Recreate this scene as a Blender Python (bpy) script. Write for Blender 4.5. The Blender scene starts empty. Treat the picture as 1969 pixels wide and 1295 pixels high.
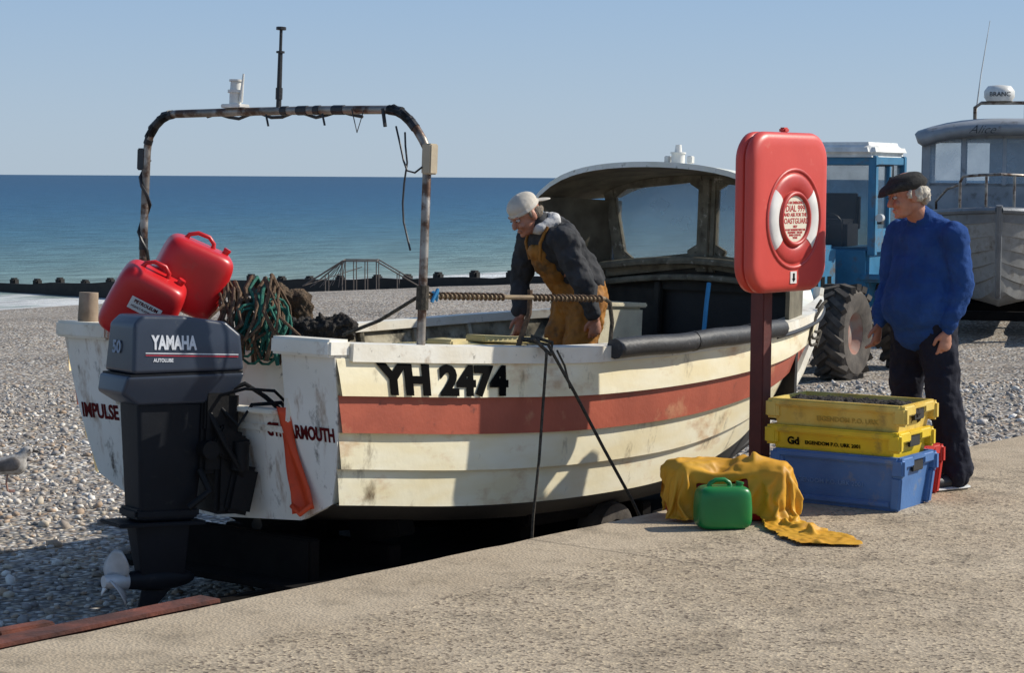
import bpy, bmesh, math, random
import numpy as np
from mathutils import Vector as V, Matrix, Euler, noise
random.seed(5); np.random.seed(5)
R=math.radians
scene=bpy.context.scene
scene.view_settings.view_transform='Standard'; scene.view_settings.look='None'; scene.view_settings.exposure=0
COL=scene.collection

# ------------------------------------------------------------------ materials
def M(name,c,c2=None,rough=.6,metal=0,scale=6,lo=.35,hi=.65,bump=.2,bs=40,spec=.5,dirt=None,bd=.01,stretch=(1,1,1),dirt2=None):
    m=bpy.data.materials.new(name); m.use_nodes=True; nt=m.node_tree; N=nt.nodes; L=nt.links
    b=N['Principled BSDF']; b.inputs['Roughness'].default_value=rough; b.inputs['Metallic'].default_value=metal
    b.inputs['Specular IOR Level'].default_value=spec
    if c2 is None: c2=tuple(x*.75 for x in c)
    tc=N.new('ShaderNodeTexCoord'); mp=N.new('ShaderNodeMapping'); mp.inputs['Scale'].default_value=stretch
    L.new(tc.outputs['Object'],mp.inputs[0])
    n=N.new('ShaderNodeTexNoise'); n.inputs['Scale'].default_value=scale; n.inputs['Detail'].default_value=5; L.new(mp.outputs[0],n.inputs['Vector'])
    r=N.new('ShaderNodeValToRGB'); r.color_ramp.elements[0].position=lo; r.color_ramp.elements[1].position=hi
    r.color_ramp.elements[0].color=(*c2,1); r.color_ramp.elements[1].color=(*c,1); L.new(n.outputs['Fac'],r.inputs[0])
    out=r.outputs[0]
    for dd in (dirt,dirt2):
        if dd:
            dc,lo2,hi2,ds=dd[:4]
            n3=N.new('ShaderNodeTexNoise'); n3.inputs['Scale'].default_value=ds; n3.inputs['Detail'].default_value=9; n3.inputs['Roughness'].default_value=.65
            if len(dd)>4:
                mq=N.new('ShaderNodeMapping'); mq.inputs['Scale'].default_value=dd[4]; L.new(tc.outputs['Object'],mq.inputs[0]); L.new(mq.outputs[0],n3.inputs['Vector'])
            else: L.new(tc.outputs['Object'],n3.inputs['Vector'])
            mr=N.new('ShaderNodeMapRange'); mr.inputs[1].default_value=lo2; mr.inputs[2].default_value=hi2; L.new(n3.outputs['Fac'],mr.inputs[0])
            mx=N.new('ShaderNodeMix'); mx.data_type='RGBA'; L.new(mr.outputs[0],mx.inputs[0]); L.new(out,mx.inputs[6]); mx.inputs[7].default_value=(*dc,1)
            out=mx.outputs[2]
    L.new(out,b.inputs['Base Color'])
    if bump>0:
        n2=N.new('ShaderNodeTexNoise'); n2.inputs['Scale'].default_value=bs; n2.inputs['Detail'].default_value=4; L.new(tc.outputs['Object'],n2.inputs['Vector'])
        bp=N.new('ShaderNodeBump'); bp.inputs['Strength'].default_value=bump; bp.inputs['Distance'].default_value=bd; L.new(n2.outputs['Fac'],bp.inputs['Height']); L.new(bp.outputs[0],b.inputs['Normal'])
    return m

m_cream=M('cream_paint',(.90,.84,.64),(.84,.73,.47),rough=.45,scale=2.5,bump=.2,bs=18,dirt=((.50,.24,.07),.555,.76,2.0,(1,1,2.0)),dirt2=((.16,.11,.06),.59,.75,6,(1,1,.5)),stretch=(1,1,3))
m_white=M('white_paint',(.84,.81,.72),(.76,.70,.57),rough=.45,scale=4,bump=.2,bs=30,dirt=((.32,.2,.10),.57,.78,7),dirt2=((.08,.06,.04),.63,.74,20))
m_redp=M('brick_red_paint',(.43,.10,.055),(.35,.08,.045),rough=.5,scale=5,bump=.15,dirt=((.62,.34,.18),.59,.80,3.5),dirt2=((.12,.04,.03),.62,.78,9))
m_black=M('black_paint_and_shade',(.018,.017,.016),rough=.7)  # bottom paint, also the shade of the cuddy opening and crate hand holes
m_inner=M('weathered_inner_paint',(.42,.38,.28),(.16,.13,.08),rough=.8,scale=7,bump=.4,bs=25,dirt=((.05,.045,.03),.5,.62,6))
m_cuddy=M('mottled_cuddy_paint',(.24,.22,.16),(.13,.115,.08),rough=.8,scale=10,bump=.4,bs=30,dirt=((.06,.05,.035),.52,.75,12),dirt2=((.6,.57,.47),.60,.72,13))
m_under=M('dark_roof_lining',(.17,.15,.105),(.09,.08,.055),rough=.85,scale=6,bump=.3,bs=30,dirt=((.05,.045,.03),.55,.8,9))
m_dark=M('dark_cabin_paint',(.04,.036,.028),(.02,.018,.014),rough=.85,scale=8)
m_roofw=M('cuddy_roof_paint',(.84,.84,.77),(.74,.74,.63),rough=.5,scale=6,dirt=((.16,.15,.08),.60,.76,18))
m_wood=M('deck_wood',(.34,.26,.15),(.18,.13,.08),rough=.8,scale=5,bump=.4,stretch=(1,8,8))
m_yellowboard=M('pale_yellow_board',(.62,.5,.2),(.5,.42,.22),rough=.7)
m_text=M('black_lettering',(.006,.006,.006),rough=.95,bump=0,spec=.05)
m_textf=M('faded_dark_lettering',(.05,.055,.06),rough=.9,bump=0,spec=.1)
m_redtext=M('maroon_lettering',(.12,.01,.012),rough=.7,bump=0,spec=.1)
m_steel=M('galvanised_tube',(.40,.37,.33),(.22,.19,.16),rough=.45,metal=.6,scale=9,dirt=((.10,.055,.035),.48,.58,7))
m_tape=M('black_tape',(.02,.02,.022),rough=.5)
m_rubber=M('black_rubber',(.03,.032,.036),(.02,.02,.022),rough=.55,scale=8,bump=.3,dirt=((.12,.11,.10),.6,.8,12))
m_plw=M('white_plastic',(.8,.79,.74),rough=.4,bump=.05)
m_navy=M('outboard_cowl',(.038,.05,.075),(.03,.038,.058),rough=.32,scale=3,bump=.03,dirt=((.10,.10,.10),.62,.8,20))
m_navyd=M('outboard_leg',(.007,.009,.014),rough=.55,scale=5,bump=.1,spec=.25,dirt=((.03,.03,.028),.6,.8,14))
m_prop=M('worn_propeller',(.62,.62,.62),(.4,.4,.4),rough=.45,metal=.2)
m_can=M('red_plastic',(.60,.014,.018),(.50,.012,.014),rough=.36,scale=3,bump=.12,bs=9,dirt=((.35,.06,.05),.6,.85,8))
m_green=M('green_plastic',(.01,.22,.05),(.008,.15,.035),rough=.35,scale=4,bump=.1,bs=12)
m_orange=M('orange_plastic',(.68,.07,.015),(.5,.045,.010),rough=.6,scale=5,dirt=((.2,.04,.02),.6,.8,9))
m_ropeb=M('brown_rope',(.17,.105,.06),(.07,.042,.025),rough=.9,scale=40,bump=.6,bs=150)
m_ropeg=M('green_rope',(.03,.18,.13),(.02,.10,.075),rough=.9,scale=40,bump=.6,bs=150)
m_roped=M('tarred_rope',(.09,.075,.055),(.03,.027,.02),rough=.9,scale=60,bump=.6,bs=200)
m_blue=M('blue_rope',(.04,.3,.6),rough=.6)
m_net=M('dark_netting',(.05,.042,.035),(.012,.01,.009),rough=.95,scale=30,bump=1,bs=80,bd=.02)
m_netb=M('brown_netting',(.13,.085,.05),(.05,.035,.02),rough=.95,scale=40,bump=1,bs=90,bd=.02)
m_rust=M('rusty_steel',(.17,.05,.03),(.06,.022,.016),rough=.9,scale=7,bump=.6,bs=40)
m_darksteel=M('dark_trailer_steel',(.012,.011,.010),(.008,.007,.007),rough=.95,spec=.1)
m_house=M('lifebuoy_red',(.66,.075,.055),(.58,.06,.045),rough=.42,scale=3,bump=.05,dirt=((.72,.22,.16),.62,.85,9))
m_ringr=M('ring_red',(.54,.05,.04),rough=.45,bump=.05)
m_ringw=M('ring_white',(.82,.80,.76),rough=.5,bump=.05)
m_sign=M('sign_cream',(.78,.72,.58),(.74,.68,.54),rough=.5,bump=0)
m_signred=M('sign_red_lettering',(.5,.03,.03),rough=.5,bump=0)
m_post=M('maroon_post',(.13,.03,.025),(.09,.022,.02),rough=.6,scale=8)
m_cy=M('yellow_crate_plastic',(.74,.54,.02),(.64,.42,.02),rough=.5,scale=5,bump=.15,dirt=((.25,.17,.05),.57,.75,7))
m_cy2=M('faded_yellow_plastic',(.70,.54,.14),(.62,.40,.05),rough=.5,scale=5,bump=.15,dirt=((.3,.2,.06),.55,.75,7))
m_cb=M('blue_crate_plastic',(.07,.18,.42),(.055,.14,.34),rough=.5,scale=5,bump=.15,dirt=((.3,.28,.2),.60,.8,6))
m_cr=M('red_crate_plastic',(.55,.03,.02),rough=.5,dirt=((.2,.1,.05),.6,.75,7))
m_faint=M('faded_print_gold',(.50,.34,.06),rough=.6,bump=0)
m_faintb=M('faded_print_blue',(.14,.27,.52),rough=.6,bump=0)
m_oil=M('ochre_oilskin',(.66,.35,.03),(.56,.27,.02),rough=.55,spec=.3,scale=5,bump=.2,bs=22,bd=.01,dirt=((.25,.13,.03),.6,.8,6))
m_skin=M('weathered_skin',(.48,.23,.15),(.38,.16,.10),rough=.55,scale=12,bump=.3,bs=60,bd=.004)
m_sweater=M('blue_sweater',(.026,.075,.25),(.02,.058,.19),rough=.95,scale=8,bump=.6,bs=160,bd=.006,spec=.15)
m_trous=M('navy_trousers',(.018,.02,.032),(.012,.013,.022),rough=.9,scale=6,bump=.5,bs=12,bd=.03,spec=.2)
m_jacket=M('charcoal_jacket',(.055,.056,.06),(.032,.034,.037),rough=.9,scale=9,bump=.5,bs=16,bd=.02,spec=.2)
m_bib=M('ochre_overalls',(.36,.155,.025),(.24,.10,.02),rough=.7,scale=7,bump=.5,bs=14,bd=.02,dirt=((.12,.07,.03),.54,.70,8),spec=.3)
m_hat=M('flat_cap_tweed',(.05,.048,.045),(.03,.03,.03),rough=.95,scale=60,bump=.5,bs=150,spec=.2)
m_cap=M('stone_cap_cloth',(.62,.57,.49),(.48,.44,.37),rough=.9,scale=12,bump=.3)
m_hood=M('grey_hood_cloth',(.6,.59,.57),(.45,.45,.45),rough=.95,scale=12,bump=.4)
m_hair=M('white_hair',(.62,.57,.48),(.4,.36,.3),rough=.8,scale=40,bump=1,bs=120,bd=.01,stretch=(1,1,.2))
m_hairg=M('grey_brown_hair',(.25,.2,.15),(.15,.12,.09),rough=.8,scale=40,bump=1,bs=120,bd=.01)
m_eye=M('eye_dark',(.03,.02,.02),rough=.2,bump=0)
m_shoe=M('black_shoe',(.02,.02,.022),rough=.5)
m_sole=M('white_sole',(.6,.6,.58),rough=.6)
m_tblue=M('tractor_blue',(.04,.20,.36),(.03,.15,.27),rough=.5,scale=5,dirt=((.1,.09,.08),.53,.7,5))
m_twhite=M('tractor_roof_white',(.8,.8,.76),rough=.5)
m_tyre=M('dusty_tyre',(.10,.085,.07),(.05,.042,.036),rough=.9,scale=8,bump=.4)
m_rim=M('faded_rim',(.30,.14,.10),(.28,.24,.21),rough=.8,scale=6)
m_alu=M('grey_boat_paint',(.20,.215,.23),(.14,.15,.165),rough=.45,metal=.35,scale=4,dirt=((.08,.075,.07),.55,.72,6))
m_cab=M('silver_grey_cabin_paint',(.34,.36,.38),(.25,.27,.29),rough=.5,metal=.15,scale=4,dirt=((.13,.12,.11),.57,.76,6))
m_aluw=M('pale_hull_paint',(.34,.34,.33),(.22,.22,.215),rough=.45,metal=.25,scale=4,dirt=((.12,.10,.08),.50,.7,4))
m_lampg=M('headlamp_glass',(.6,.6,.58),rough=.15,bump=0)
m_groyne=M('wet_groyne_timber',(.018,.016,.013),(.010,.009,.008),rough=.7,scale=4)
m_frame=M('weathered_grey_rail',(.16,.13,.11),rough=.8)
m_gullw=M('gull_speckled_feather',(.45,.43,.40),(.2,.18,.16),rough=.8,scale=30,lo=.3,hi=.6)
m_gullg=M('gull_grey_feather',(.20,.18,.17),(.10,.09,.08),rough=.8,scale=25)
m_beak=M('gull_beak',(.05,.04,.03),rough=.5,bump=0)
m_leg=M('gull_leg_pink',(.35,.2,.16),rough=.6,bump=0)
m_litew=M('pale_lettering',(.75,.77,.8),rough=.4,bump=0)
m_redline=M('red_line',(.5,.03,.05),rough=.4,bump=0)
m_woodbox=M('weathered_box',(.5,.42,.3),rough=.7)

def glass(name,tint,alpha):
    m=bpy.data.materials.new(name); m.use_nodes=True; nt=m.node_tree; N=nt.nodes; L=nt.links
    b=N['Principled BSDF']; b.inputs['Base Color'].default_value=(*tint,1); b.inputs['Roughness'].default_value=.1
    tc=N.new('ShaderNodeTexCoord'); n=N.new('ShaderNodeTexNoise'); n.inputs['Scale'].default_value=3; n.inputs['Detail'].default_value=4; L.new(tc.outputs['Object'],n.inputs['Vector'])
    mr=N.new('ShaderNodeMapRange'); mr.inputs[1].default_value=.3; mr.inputs[2].default_value=.7; mr.inputs[3].default_value=alpha-.07; mr.inputs[4].default_value=alpha+.08; L.new(n.outputs['Fac'],mr.inputs[0]); L.new(mr.outputs[0],b.inputs['Alpha'])
    return m
m_glass=glass('salt_hazed_glass',(.42,.52,.60),.38)
m_glassd=glass('cab_glass',(.08,.11,.14),.22)

# ------------------------------------------------------------------ builders
def mesh_obj(name,v,f,mats,fm=None,parent=None,smooth=35,loc=None,rot=None):
    me=bpy.data.meshes.new(name); me.from_pydata([tuple(p) for p in v],[],f)
    if not isinstance(mats,(list,tuple)): mats=[mats]
    for m in mats: me.materials.append(m)
    if fm is not None: me.polygons.foreach_set('material_index',fm)
    me.update(calc_edges=True)
    bm=bmesh.new(); bm.from_mesh(me); bmesh.ops.recalc_face_normals(bm,faces=bm.faces); bm.to_mesh(me); bm.free()
    if smooth:
        me.polygons.foreach_set('use_smooth',[True]*len(me.polygons)); me.set_sharp_from_angle(angle=R(smooth))
    o=bpy.data.objects.new(name,me); COL.objects.link(o)
    if parent: o.parent=parent
    if loc is not None: o.location=loc
    if rot is not None: o.rotation_euler=rot
    return o
def empty(name,loc,rot=(0,0,0),parent=None):
    o=bpy.data.objects.new(name,None); o.empty_display_size=.2; o.location=loc; o.rotation_euler=rot; COL.objects.link(o)
    if parent: o.parent=parent
    return o
def tag(o,label,cat,group=None):
    o['label']=label; o['category']=cat
    if group: o['group']=group
def frame(d,ref):
    d=V(d).normalized(); e1=V(ref)-d*V(ref).dot(d)
    if e1.length<1e-3: e1=V((1,0,0))-d*d.x
    if e1.length<1e-3: e1=V((0,1,0))
    e1.normalize(); return d,e1,d.cross(e1)
class B:
    def __init__(s): s.v=[];s.f=[];s.m=[]
    def add(s,v,f,m=0):
        o=len(s.v); s.v+=[tuple(p) for p in v]; s.f+=[tuple(i+o for i in q) for q in f]; s.m+=[m]*len(f)
    def fromb(s,bm,m,T=None):
        if T is not None: bm.transform(T)
        bm.verts.index_update(); s.add([v.co[:] for v in bm.verts],[[v.index for v in f.verts] for f in bm.faces],m); bm.free()
    def box(s,c,size,rot=None,bev=0,m=0,top=(1,1),seg=2):
        bm=bmesh.new(); bmesh.ops.create_cube(bm,size=1)
        for v in bm.verts:
            k=top if v.co.z>0 else (1,1)
            v.co=V((v.co.x*size[0]*k[0],v.co.y*size[1]*k[1],v.co.z*size[2]))
        if bev: bmesh.ops.bevel(bm,geom=bm.edges[:],offset=bev,segments=seg,affect='EDGES')
        T=Matrix.Translation(c)
        if rot is not None: T=T@Euler(rot).to_matrix().to_4x4()
        s.fromb(bm,m,T)
    def prism(s,poly,h,T,m=0,bev=0,seg=2):
        bm=bmesh.new(); a=[bm.verts.new((p[0],p[1],-h/2)) for p in poly]; b=[bm.verts.new((p[0],p[1],h/2)) for p in poly]
        bm.faces.new(a[::-1]); bm.faces.new(b); n=len(poly)
        for i in range(n): bm.faces.new((a[i],a[(i+1)%n],b[(i+1)%n],b[i]))
        s.fromb(bm,m,T)
    def tube(s,pts,r,n=8,m=0,flat=1,close=True):
        pts=[V(p) for p in pts]; k=len(pts); rr=r if isinstance(r,(list,tuple)) else [r]*k
        d,e1,e2=frame(pts[1]-pts[0],(0,0,1)); vs=[]
        for i,p in enumerate(pts):
            t=(pts[min(i+1,k-1)]-pts[max(i-1,0)]).normalized()
            e1=(e1-t*e1.dot(t)); e1=e1.normalized() if e1.length>1e-6 else frame(t,(1,0,0))[1]; e2=t.cross(e1)
            for j in range(n):
                a=2*math.pi*j/n; vs.append(p+e1*math.cos(a)*rr[i]+e2*math.sin(a)*rr[i]*flat)
        fs=[(i*n+j,i*n+(j+1)%n,(i+1)*n+(j+1)%n,(i+1)*n+j) for i in range(k-1) for j in range(n)]
        if close: fs+=[tuple(range(n))[::-1],tuple((k-1)*n+j for j in range(n))]
        s.add(vs,fs,m)
    def cyl(s,p0,p1,r0,r1=None,n=20,m=0): s.tube([p0,p1],[r0,r0 if r1 is None else r1],n,m)
    def ell(s,c,r,rot=None,m=0,seg=18,ring=12):
        bm=bmesh.new(); bmesh.ops.create_uvsphere(bm,u_segments=seg,v_segments=ring,radius=1)
        T=Matrix.Translation(c)
        if rot is not None: T=T@(rot.to_4x4() if isinstance(rot,Matrix) else Euler(rot).to_matrix().to_4x4())
        s.fromb(bm,m,T@Matrix.Diagonal((*r,1)))
    def cap(s,p0,p1,r0,r1,flat=(1,1),ref=(0,1,0),m=0,n=16):
        p0=V(p0);p1=V(p1); d,e1,e2=frame(p1-p0,ref); vs=[];fs=[];rings=[]
        for k in range(1,6): a=math.pi/2*k/5; rings.append((p0-d*r0*math.cos(a),r0*math.sin(a)))
        for k in range(0,5): a=math.pi/2*k/5; rings.append((p1+d*r1*math.sin(a),r1*math.cos(a)))
        vs.append(p0-d*r0)
        for c,r in rings:
            for j in range(n): a=2*math.pi*j/n; vs.append(c+e1*math.cos(a)*r*flat[0]+e2*math.sin(a)*r*flat[1])
        vs.append(p1+d*r1); k=len(rings)
        fs+=[(0,1+(j+1)%n,1+j) for j in range(n)]
        fs+=[(1+i*n+j,1+i*n+(j+1)%n,1+(i+1)*n+(j+1)%n,1+(i+1)*n+j) for i in range(k-1) for j in range(n)]
        fs+=[(1+(k-1)*n+j,1+(k-1)*n+(j+1)%n,len(vs)-1) for j in range(n)]
        s.add(vs,fs,m)
    def lathe(s,prof,T,n=28,m=0):
        vs=[];k=len(prof)
        for r,z in prof:
            for j in range(n): a=2*math.pi*j/n; vs.append(T@V((r*math.cos(a),r*math.sin(a),z)))
        fs=[(i*n+j,i*n+(j+1)%n,(i+1)*n+(j+1)%n,(i+1)*n+j) for i in range(k-1) for j in range(n)]
        s.add(vs,fs,m)
    def loft(s,rings,m=0):
        n=len(rings[0]); vs=[p for r in rings for p in r]; k=len(rings)
        fs=[(i*n+j,i*n+(j+1)%n,(i+1)*n+(j+1)%n,(i+1)*n+j) for i in range(k-1) for j in range(n)]+[tuple(range(n))[::-1],tuple((k-1)*n+j for j in range(n))]
        s.add(vs,fs,m)
    def done(s,name,mats,parent=None,smooth=35,loc=None,rot=None): return mesh_obj(name,s.v,s.f,mats,s.m,parent,smooth,loc,rot)
    def blob(s,name,mats,parent=None,vox=.012,it=4,disp=None,loc=None,rot=None,disp2=None):
        me=bpy.data.meshes.new('t'); me.from_pydata(s.v,[],s.f); me.update()
        bm=bmesh.new(); bm.from_mesh(me); bmesh.ops.recalc_face_normals(bm,faces=bm.faces); bm.to_mesh(me); bm.free()
        t=bpy.data.objects.new('t',me); COL.objects.link(t)
        md=t.modifiers.new('r','REMESH'); md.mode='VOXEL'; md.voxel_size=vox
        if it: sm=t.modifiers.new('s','SMOOTH'); sm.factor=.5; sm.iterations=it
        for dd in (disp,disp2):
            if dd:
                tx=bpy.data.textures.new('c','CLOUDS'); tx.noise_scale=dd[1]; tx.noise_depth=1
                dm=t.modifiers.new('d','DISPLACE'); dm.texture=tx; dm.strength=dd[0]; dm.mid_level=.5; dm.texture_coords='LOCAL'
        dg=bpy.context.evaluated_depsgraph_get(); dg.update()
        nm=bpy.data.meshes.new_from_object(t.evaluated_get(dg)); bpy.data.objects.remove(t); nm.name=name
        nm.materials.clear()
        for m in (mats if isinstance(mats,(list,tuple)) else [mats]): nm.materials.append(m)
        nm.polygons.foreach_set('use_smooth',[True]*len(nm.polygons)); nm.update()
        o=bpy.data.objects.new(name,nm); COL.objects.link(o)
        if parent: o.parent=parent
        if loc is not None: o.location=loc
        if rot is not None: o.rotation_euler=rot
        return o
def text(name,s,size,mat,parent,T=None,fn=None,off=0,ext=.001,shear=0,sx=1,align='LEFT'):
    c=bpy.data.curves.new('t','FONT'); c.body=s; c.size=size; c.extrude=ext; c.offset=off; c.shear=shear; c.align_x=align; c.resolution_u=3
    t=bpy.data.objects.new('t',c); COL.objects.link(t)
    dg=bpy.context.evaluated_depsgraph_get(); dg.update()
    me=bpy.data.meshes.new_from_object(t.evaluated_get(dg)); bpy.data.objects.remove(t)
    for v in me.vertices:
        p=V((v.co.x*sx,v.co.y,v.co.z)); v.co=fn(p) if fn else T@p
    me.materials.clear(); me.materials.append(mat); me.name=name
    o=bpy.data.objects.new(name,me); COL.objects.link(o); o.parent=parent
    return o
def TM(origin,ex,ey):
    ex=V(ex).normalized(); ey=V(ey).normalized(); ez=ex.cross(ey)
    m=Matrix((ex,ey,ez)).transposed().to_4x4(); m.translation=V(origin); return m
def lerp(tab,t):
    for (a,va),(b,vb) in zip(tab,tab[1:]):
        if t<=b:
            u=(t-a)/(b-a); return va+(vb-va)*u
    return tab[-1][1]
def crom(tab,t):
    xs=[a for a,_ in tab]; n=len(tab)
    i=0
    while i<n-2 and t>xs[i+1]: i+=1
    x0,y0=tab[i]; x1,y1=tab[i+1]
    def sl(k):
        if k<=0: return (tab[1][1]-tab[0][1])/(xs[1]-xs[0])
        if k>=n-1: return (tab[-1][1]-tab[-2][1])/(xs[-1]-xs[-2])
        return (tab[k+1][1]-tab[k-1][1])/(xs[k+1]-xs[k-1])
    h=x1-x0; u=(t-x0)/h; m0=sl(i)*h; m1=sl(i+1)*h
    return (2*u**3-3*u**2+1)*y0+(u**3-2*u**2+u)*m0+(-2*u**3+3*u**2)*y1+(u**3-u**2)*m1

# ------------------------------------------------------------------ setting
E0=V((.06,9.6,0)); EA=R(51); U=V((math.cos(EA),math.sin(EA),0)); NP=V((-U.y,U.x,0))
def perp(x,y): return (x-E0.x)*NP.x+(y-E0.y)*NP.y
PROF=[(-5,-.42),(0,-.42),(3,-.52),(7,-.74),(24,-.86),(31,-1.25),(39,-2.1),(60,-3.2),(140,-6),(400,-9)]
def zb(x,y):
    p=perp(x,y); return lerp(PROF,p)+.035*noise.noise(V((x*.45,y*.45,0)))*min(1,max(0,p+.5))*2
A=[-60+ i*2 for i in range(25)]+[-10+i*.5 for i in range(80)]+[30+i*4 for i in range(30)]+[160,250,500,1200]
P=[-.3+.35*i for i in range(60)]+[21+i*1.5 for i in range(30)]+[70,100,150,250,400]
vs=[];fs=[]
for p in P:
    for a in A:
        w=E0+U*a+NP*p; vs.append((a,p,zb(w.x,w.y)))
na=len(A)
fs=[(i*na+j,i*na+j+1,(i+1)*na+j+1,(i+1)*na+j) for i in range(len(P)-1) for j in range(na-1)]
def shingle_mat():
    m=bpy.data.materials.new('shingle'); m.use_nodes=True; nt=m.node_tree; N=nt.nodes; L=nt.links; b=N['Principled BSDF']; b.inputs['Roughness'].default_value=.8
    b.inputs['Specular IOR Level'].default_value=.3
    tc=N.new('ShaderNodeTexCoord')
    n0=N.new('ShaderNodeTexNoise'); n0.inputs['Scale'].default_value=9; L.new(tc.outputs['Object'],n0.inputs['Vector'])
    ad=N.new('ShaderNodeMix'); ad.data_type='RGBA'; ad.blend_type='ADD'; ad.inputs[0].default_value=.06; L.new(tc.outputs['Object'],ad.inputs[6]); L.new(n0.outputs['Color'],ad.inputs[7])
    v=N.new('ShaderNodeTexVoronoi'); v.inputs['Scale'].default_value=25; L.new(ad.outputs[2],v.inputs['Vector'])
    v2=N.new('ShaderNodeTexVoronoi'); v2.inputs['Scale'].default_value=8; v2.inputs['Randomness'].default_value=1; L.new(tc.outputs['Object'],v2.inputs['Vector'])
    sp=N.new('ShaderNodeSeparateColor'); L.new(v.outputs['Color'],sp.inputs[0])
    r=N.new('ShaderNodeValToRGB'); cr=r.color_ramp; cr.interpolation='CONSTANT'
    cols=[(0,(.36,.30,.24)),(.16,(.56,.48,.37)),(.32,(.22,.20,.18)),(.44,(.66,.60,.51)),(.58,(.45,.33,.23)),(.68,(.43,.40,.375)),(.8,(.78,.74,.67)),(.92,(.30,.27,.24))]
    cr.elements[0].position=0; cr.elements[0].color=(*cols[0][1],1); cr.elements[1].position=cols[1][0]; cr.elements[1].color=(*cols[1][1],1)
    for p_,c_ in cols[2:]: e=cr.elements.new(p_); e.color=(*c_,1)
    L.new(sp.outputs[0],r.inputs[0])
    mr=N.new('ShaderNodeMapRange'); mr.inputs[1].default_value=.25; mr.inputs[2].default_value=.75; mr.inputs[3].default_value=1.; mr.inputs[4].default_value=.35; L.new(v.outputs['Distance'],mr.inputs[0])
    mu=N.new('ShaderNodeMix'); mu.data_type='RGBA'; mu.blend_type='MULTIPLY'; mu.inputs[0].default_value=1; L.new(r.outputs[0],mu.inputs[6]); L.new(mr.outputs[0],mu.inputs[7])
    n2=N.new('ShaderNodeTexNoise'); n2.inputs['Scale'].default_value=.5; n2.inputs['Detail'].default_value=4; L.new(tc.outputs['Object'],n2.inputs['Vector'])
    mr2=N.new('ShaderNodeMapRange'); mr2.inputs[1].default_value=.3; mr2.inputs[2].default_value=.7; mr2.inputs[3].default_value=.8; mr2.inputs[4].default_value=1.15; L.new(n2.outputs['Fac'],mr2.inputs[0])
    mu2=N.new('ShaderNodeMix'); mu2.data_type='RGBA'; mu2.blend_type='MULTIPLY'; mu2.inputs[0].default_value=1; L.new(mu.outputs[2],mu2.inputs[6]); L.new(mr2.outputs[0],mu2.inputs[7])
    L.new(mu2.outputs[2],b.inputs['Base Color'])
    su=N.new('ShaderNodeMath'); su.operation='ADD'; L.new(v.outputs['Distance'],su.inputs[0]); L.new(v2.outputs['Distance'],su.inputs[1])
    bp=N.new('ShaderNodeBump'); bp.invert=True; bp.inputs['Strength'].default_value=.8; bp.inputs['Distance'].default_value=.03; L.new(su.outputs[0],bp.inputs['Height']); L.new(bp.outputs[0],b.inputs['Normal'])
    return m
beach=mesh_obj('beach',vs,fs,shingle_mat(),smooth=60,loc=E0,rot=(0,0,EA)); beach['kind']='structure'; beach['label']='shingle beach sloping down to the sea'

def ico():
    bm=bmesh.new(); bmesh.ops.create_icosphere(bm,subdivisions=1,radius=1); bm.verts.index_update()
    v=np.array([x.co[:] for x in bm.verts]); f=np.array([[q.index for q in t.verts] for t in bm.faces]); bm.free(); return v,f
iv,iff=ico(); n=46000
av=np.random.uniform(-4,26,n); pv=np.random.uniform(0,1,n)**1.25*15+.04
xs=E0.x+U.x*av+NP.x*pv; ys=E0.y+U.y*av+NP.y*pv
keep=(np.abs(xs/ys)<.27)&(ys>6.5)&(ys<24); xs=xs[keep];ys=ys[keep]; n=len(xs)
zs=np.array([zb(a,b) for a,b in zip(xs,ys)])
sz=np.random.lognormal(-4.1,.40,n).clip(.009,.045)
ang=np.random.uniform(0,6.28,n); sc=np.stack([sz*np.random.uniform(.9,1.5,n),sz*np.random.uniform(.7,1.1,n),sz*np.random.uniform(.45,.8,n)],1)
pv_=iv[None]*sc[:,None,:]*(1+np.random.uniform(-.12,.12,(n,12,1)))
tl=np.random.normal(0,.3,n)
z2=pv_[:,:,2]*np.cos(tl)[:,None]+pv_[:,:,0]*np.sin(tl)[:,None]; x2=pv_[:,:,0]*np.cos(tl)[:,None]-pv_[:,:,2]*np.sin(tl)[:,None]
ca,sa=np.cos(ang)[:,None],np.sin(ang)[:,None]
X=x2*ca-pv_[:,:,1]*sa+xs[:,None]; Y=x2*sa+pv_[:,:,1]*ca+ys[:,None]; Z=z2+(zs+sc[:,2]*.45)[:,None]
co=np.stack([X,Y,Z],2).reshape(-1,3); ff=(iff[None]+(np.arange(n)*12)[:,None,None]).reshape(-1,3)
me=bpy.data.meshes.new('pebbles'); me.vertices.add(len(co)); me.vertices.foreach_set('co',co.ravel()); me.loops.add(ff.size); me.loops.foreach_set('vertex_index',ff.ravel())
me.polygons.add(len(ff)); me.polygons.foreach_set('loop_start',np.arange(0,ff.size,3)); me.polygons.foreach_set('use_smooth',[True]*len(ff)); me.update(calc_edges=True)
pal=np.array([(.38,.32,.26),(.58,.50,.39),(.24,.22,.20),(.68,.62,.54),(.47,.35,.25),(.45,.42,.39),(.80,.76,.69),(.32,.29,.265)])
cc=pal[np.random.randint(0,8,n)]*np.random.uniform(.75,1.15,(n,1)); ca_=me.color_attributes.new('col','FLOAT_COLOR','POINT')
ca_.data.foreach_set('color',np.repeat(np.concatenate([cc,np.ones((n,1))],1),12,axis=0).astype(np.float32).ravel())
mp_=bpy.data.materials.new('pebble_stone'); mp_.use_nodes=True; nt=mp_.node_tree; at=nt.nodes.new('ShaderNodeAttribute'); at.attribute_name='col'
b_=nt.nodes['Principled BSDF']; b_.inputs['Roughness'].default_value=.75; b_.inputs['Specular IOR Level'].default_value=.3
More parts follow.
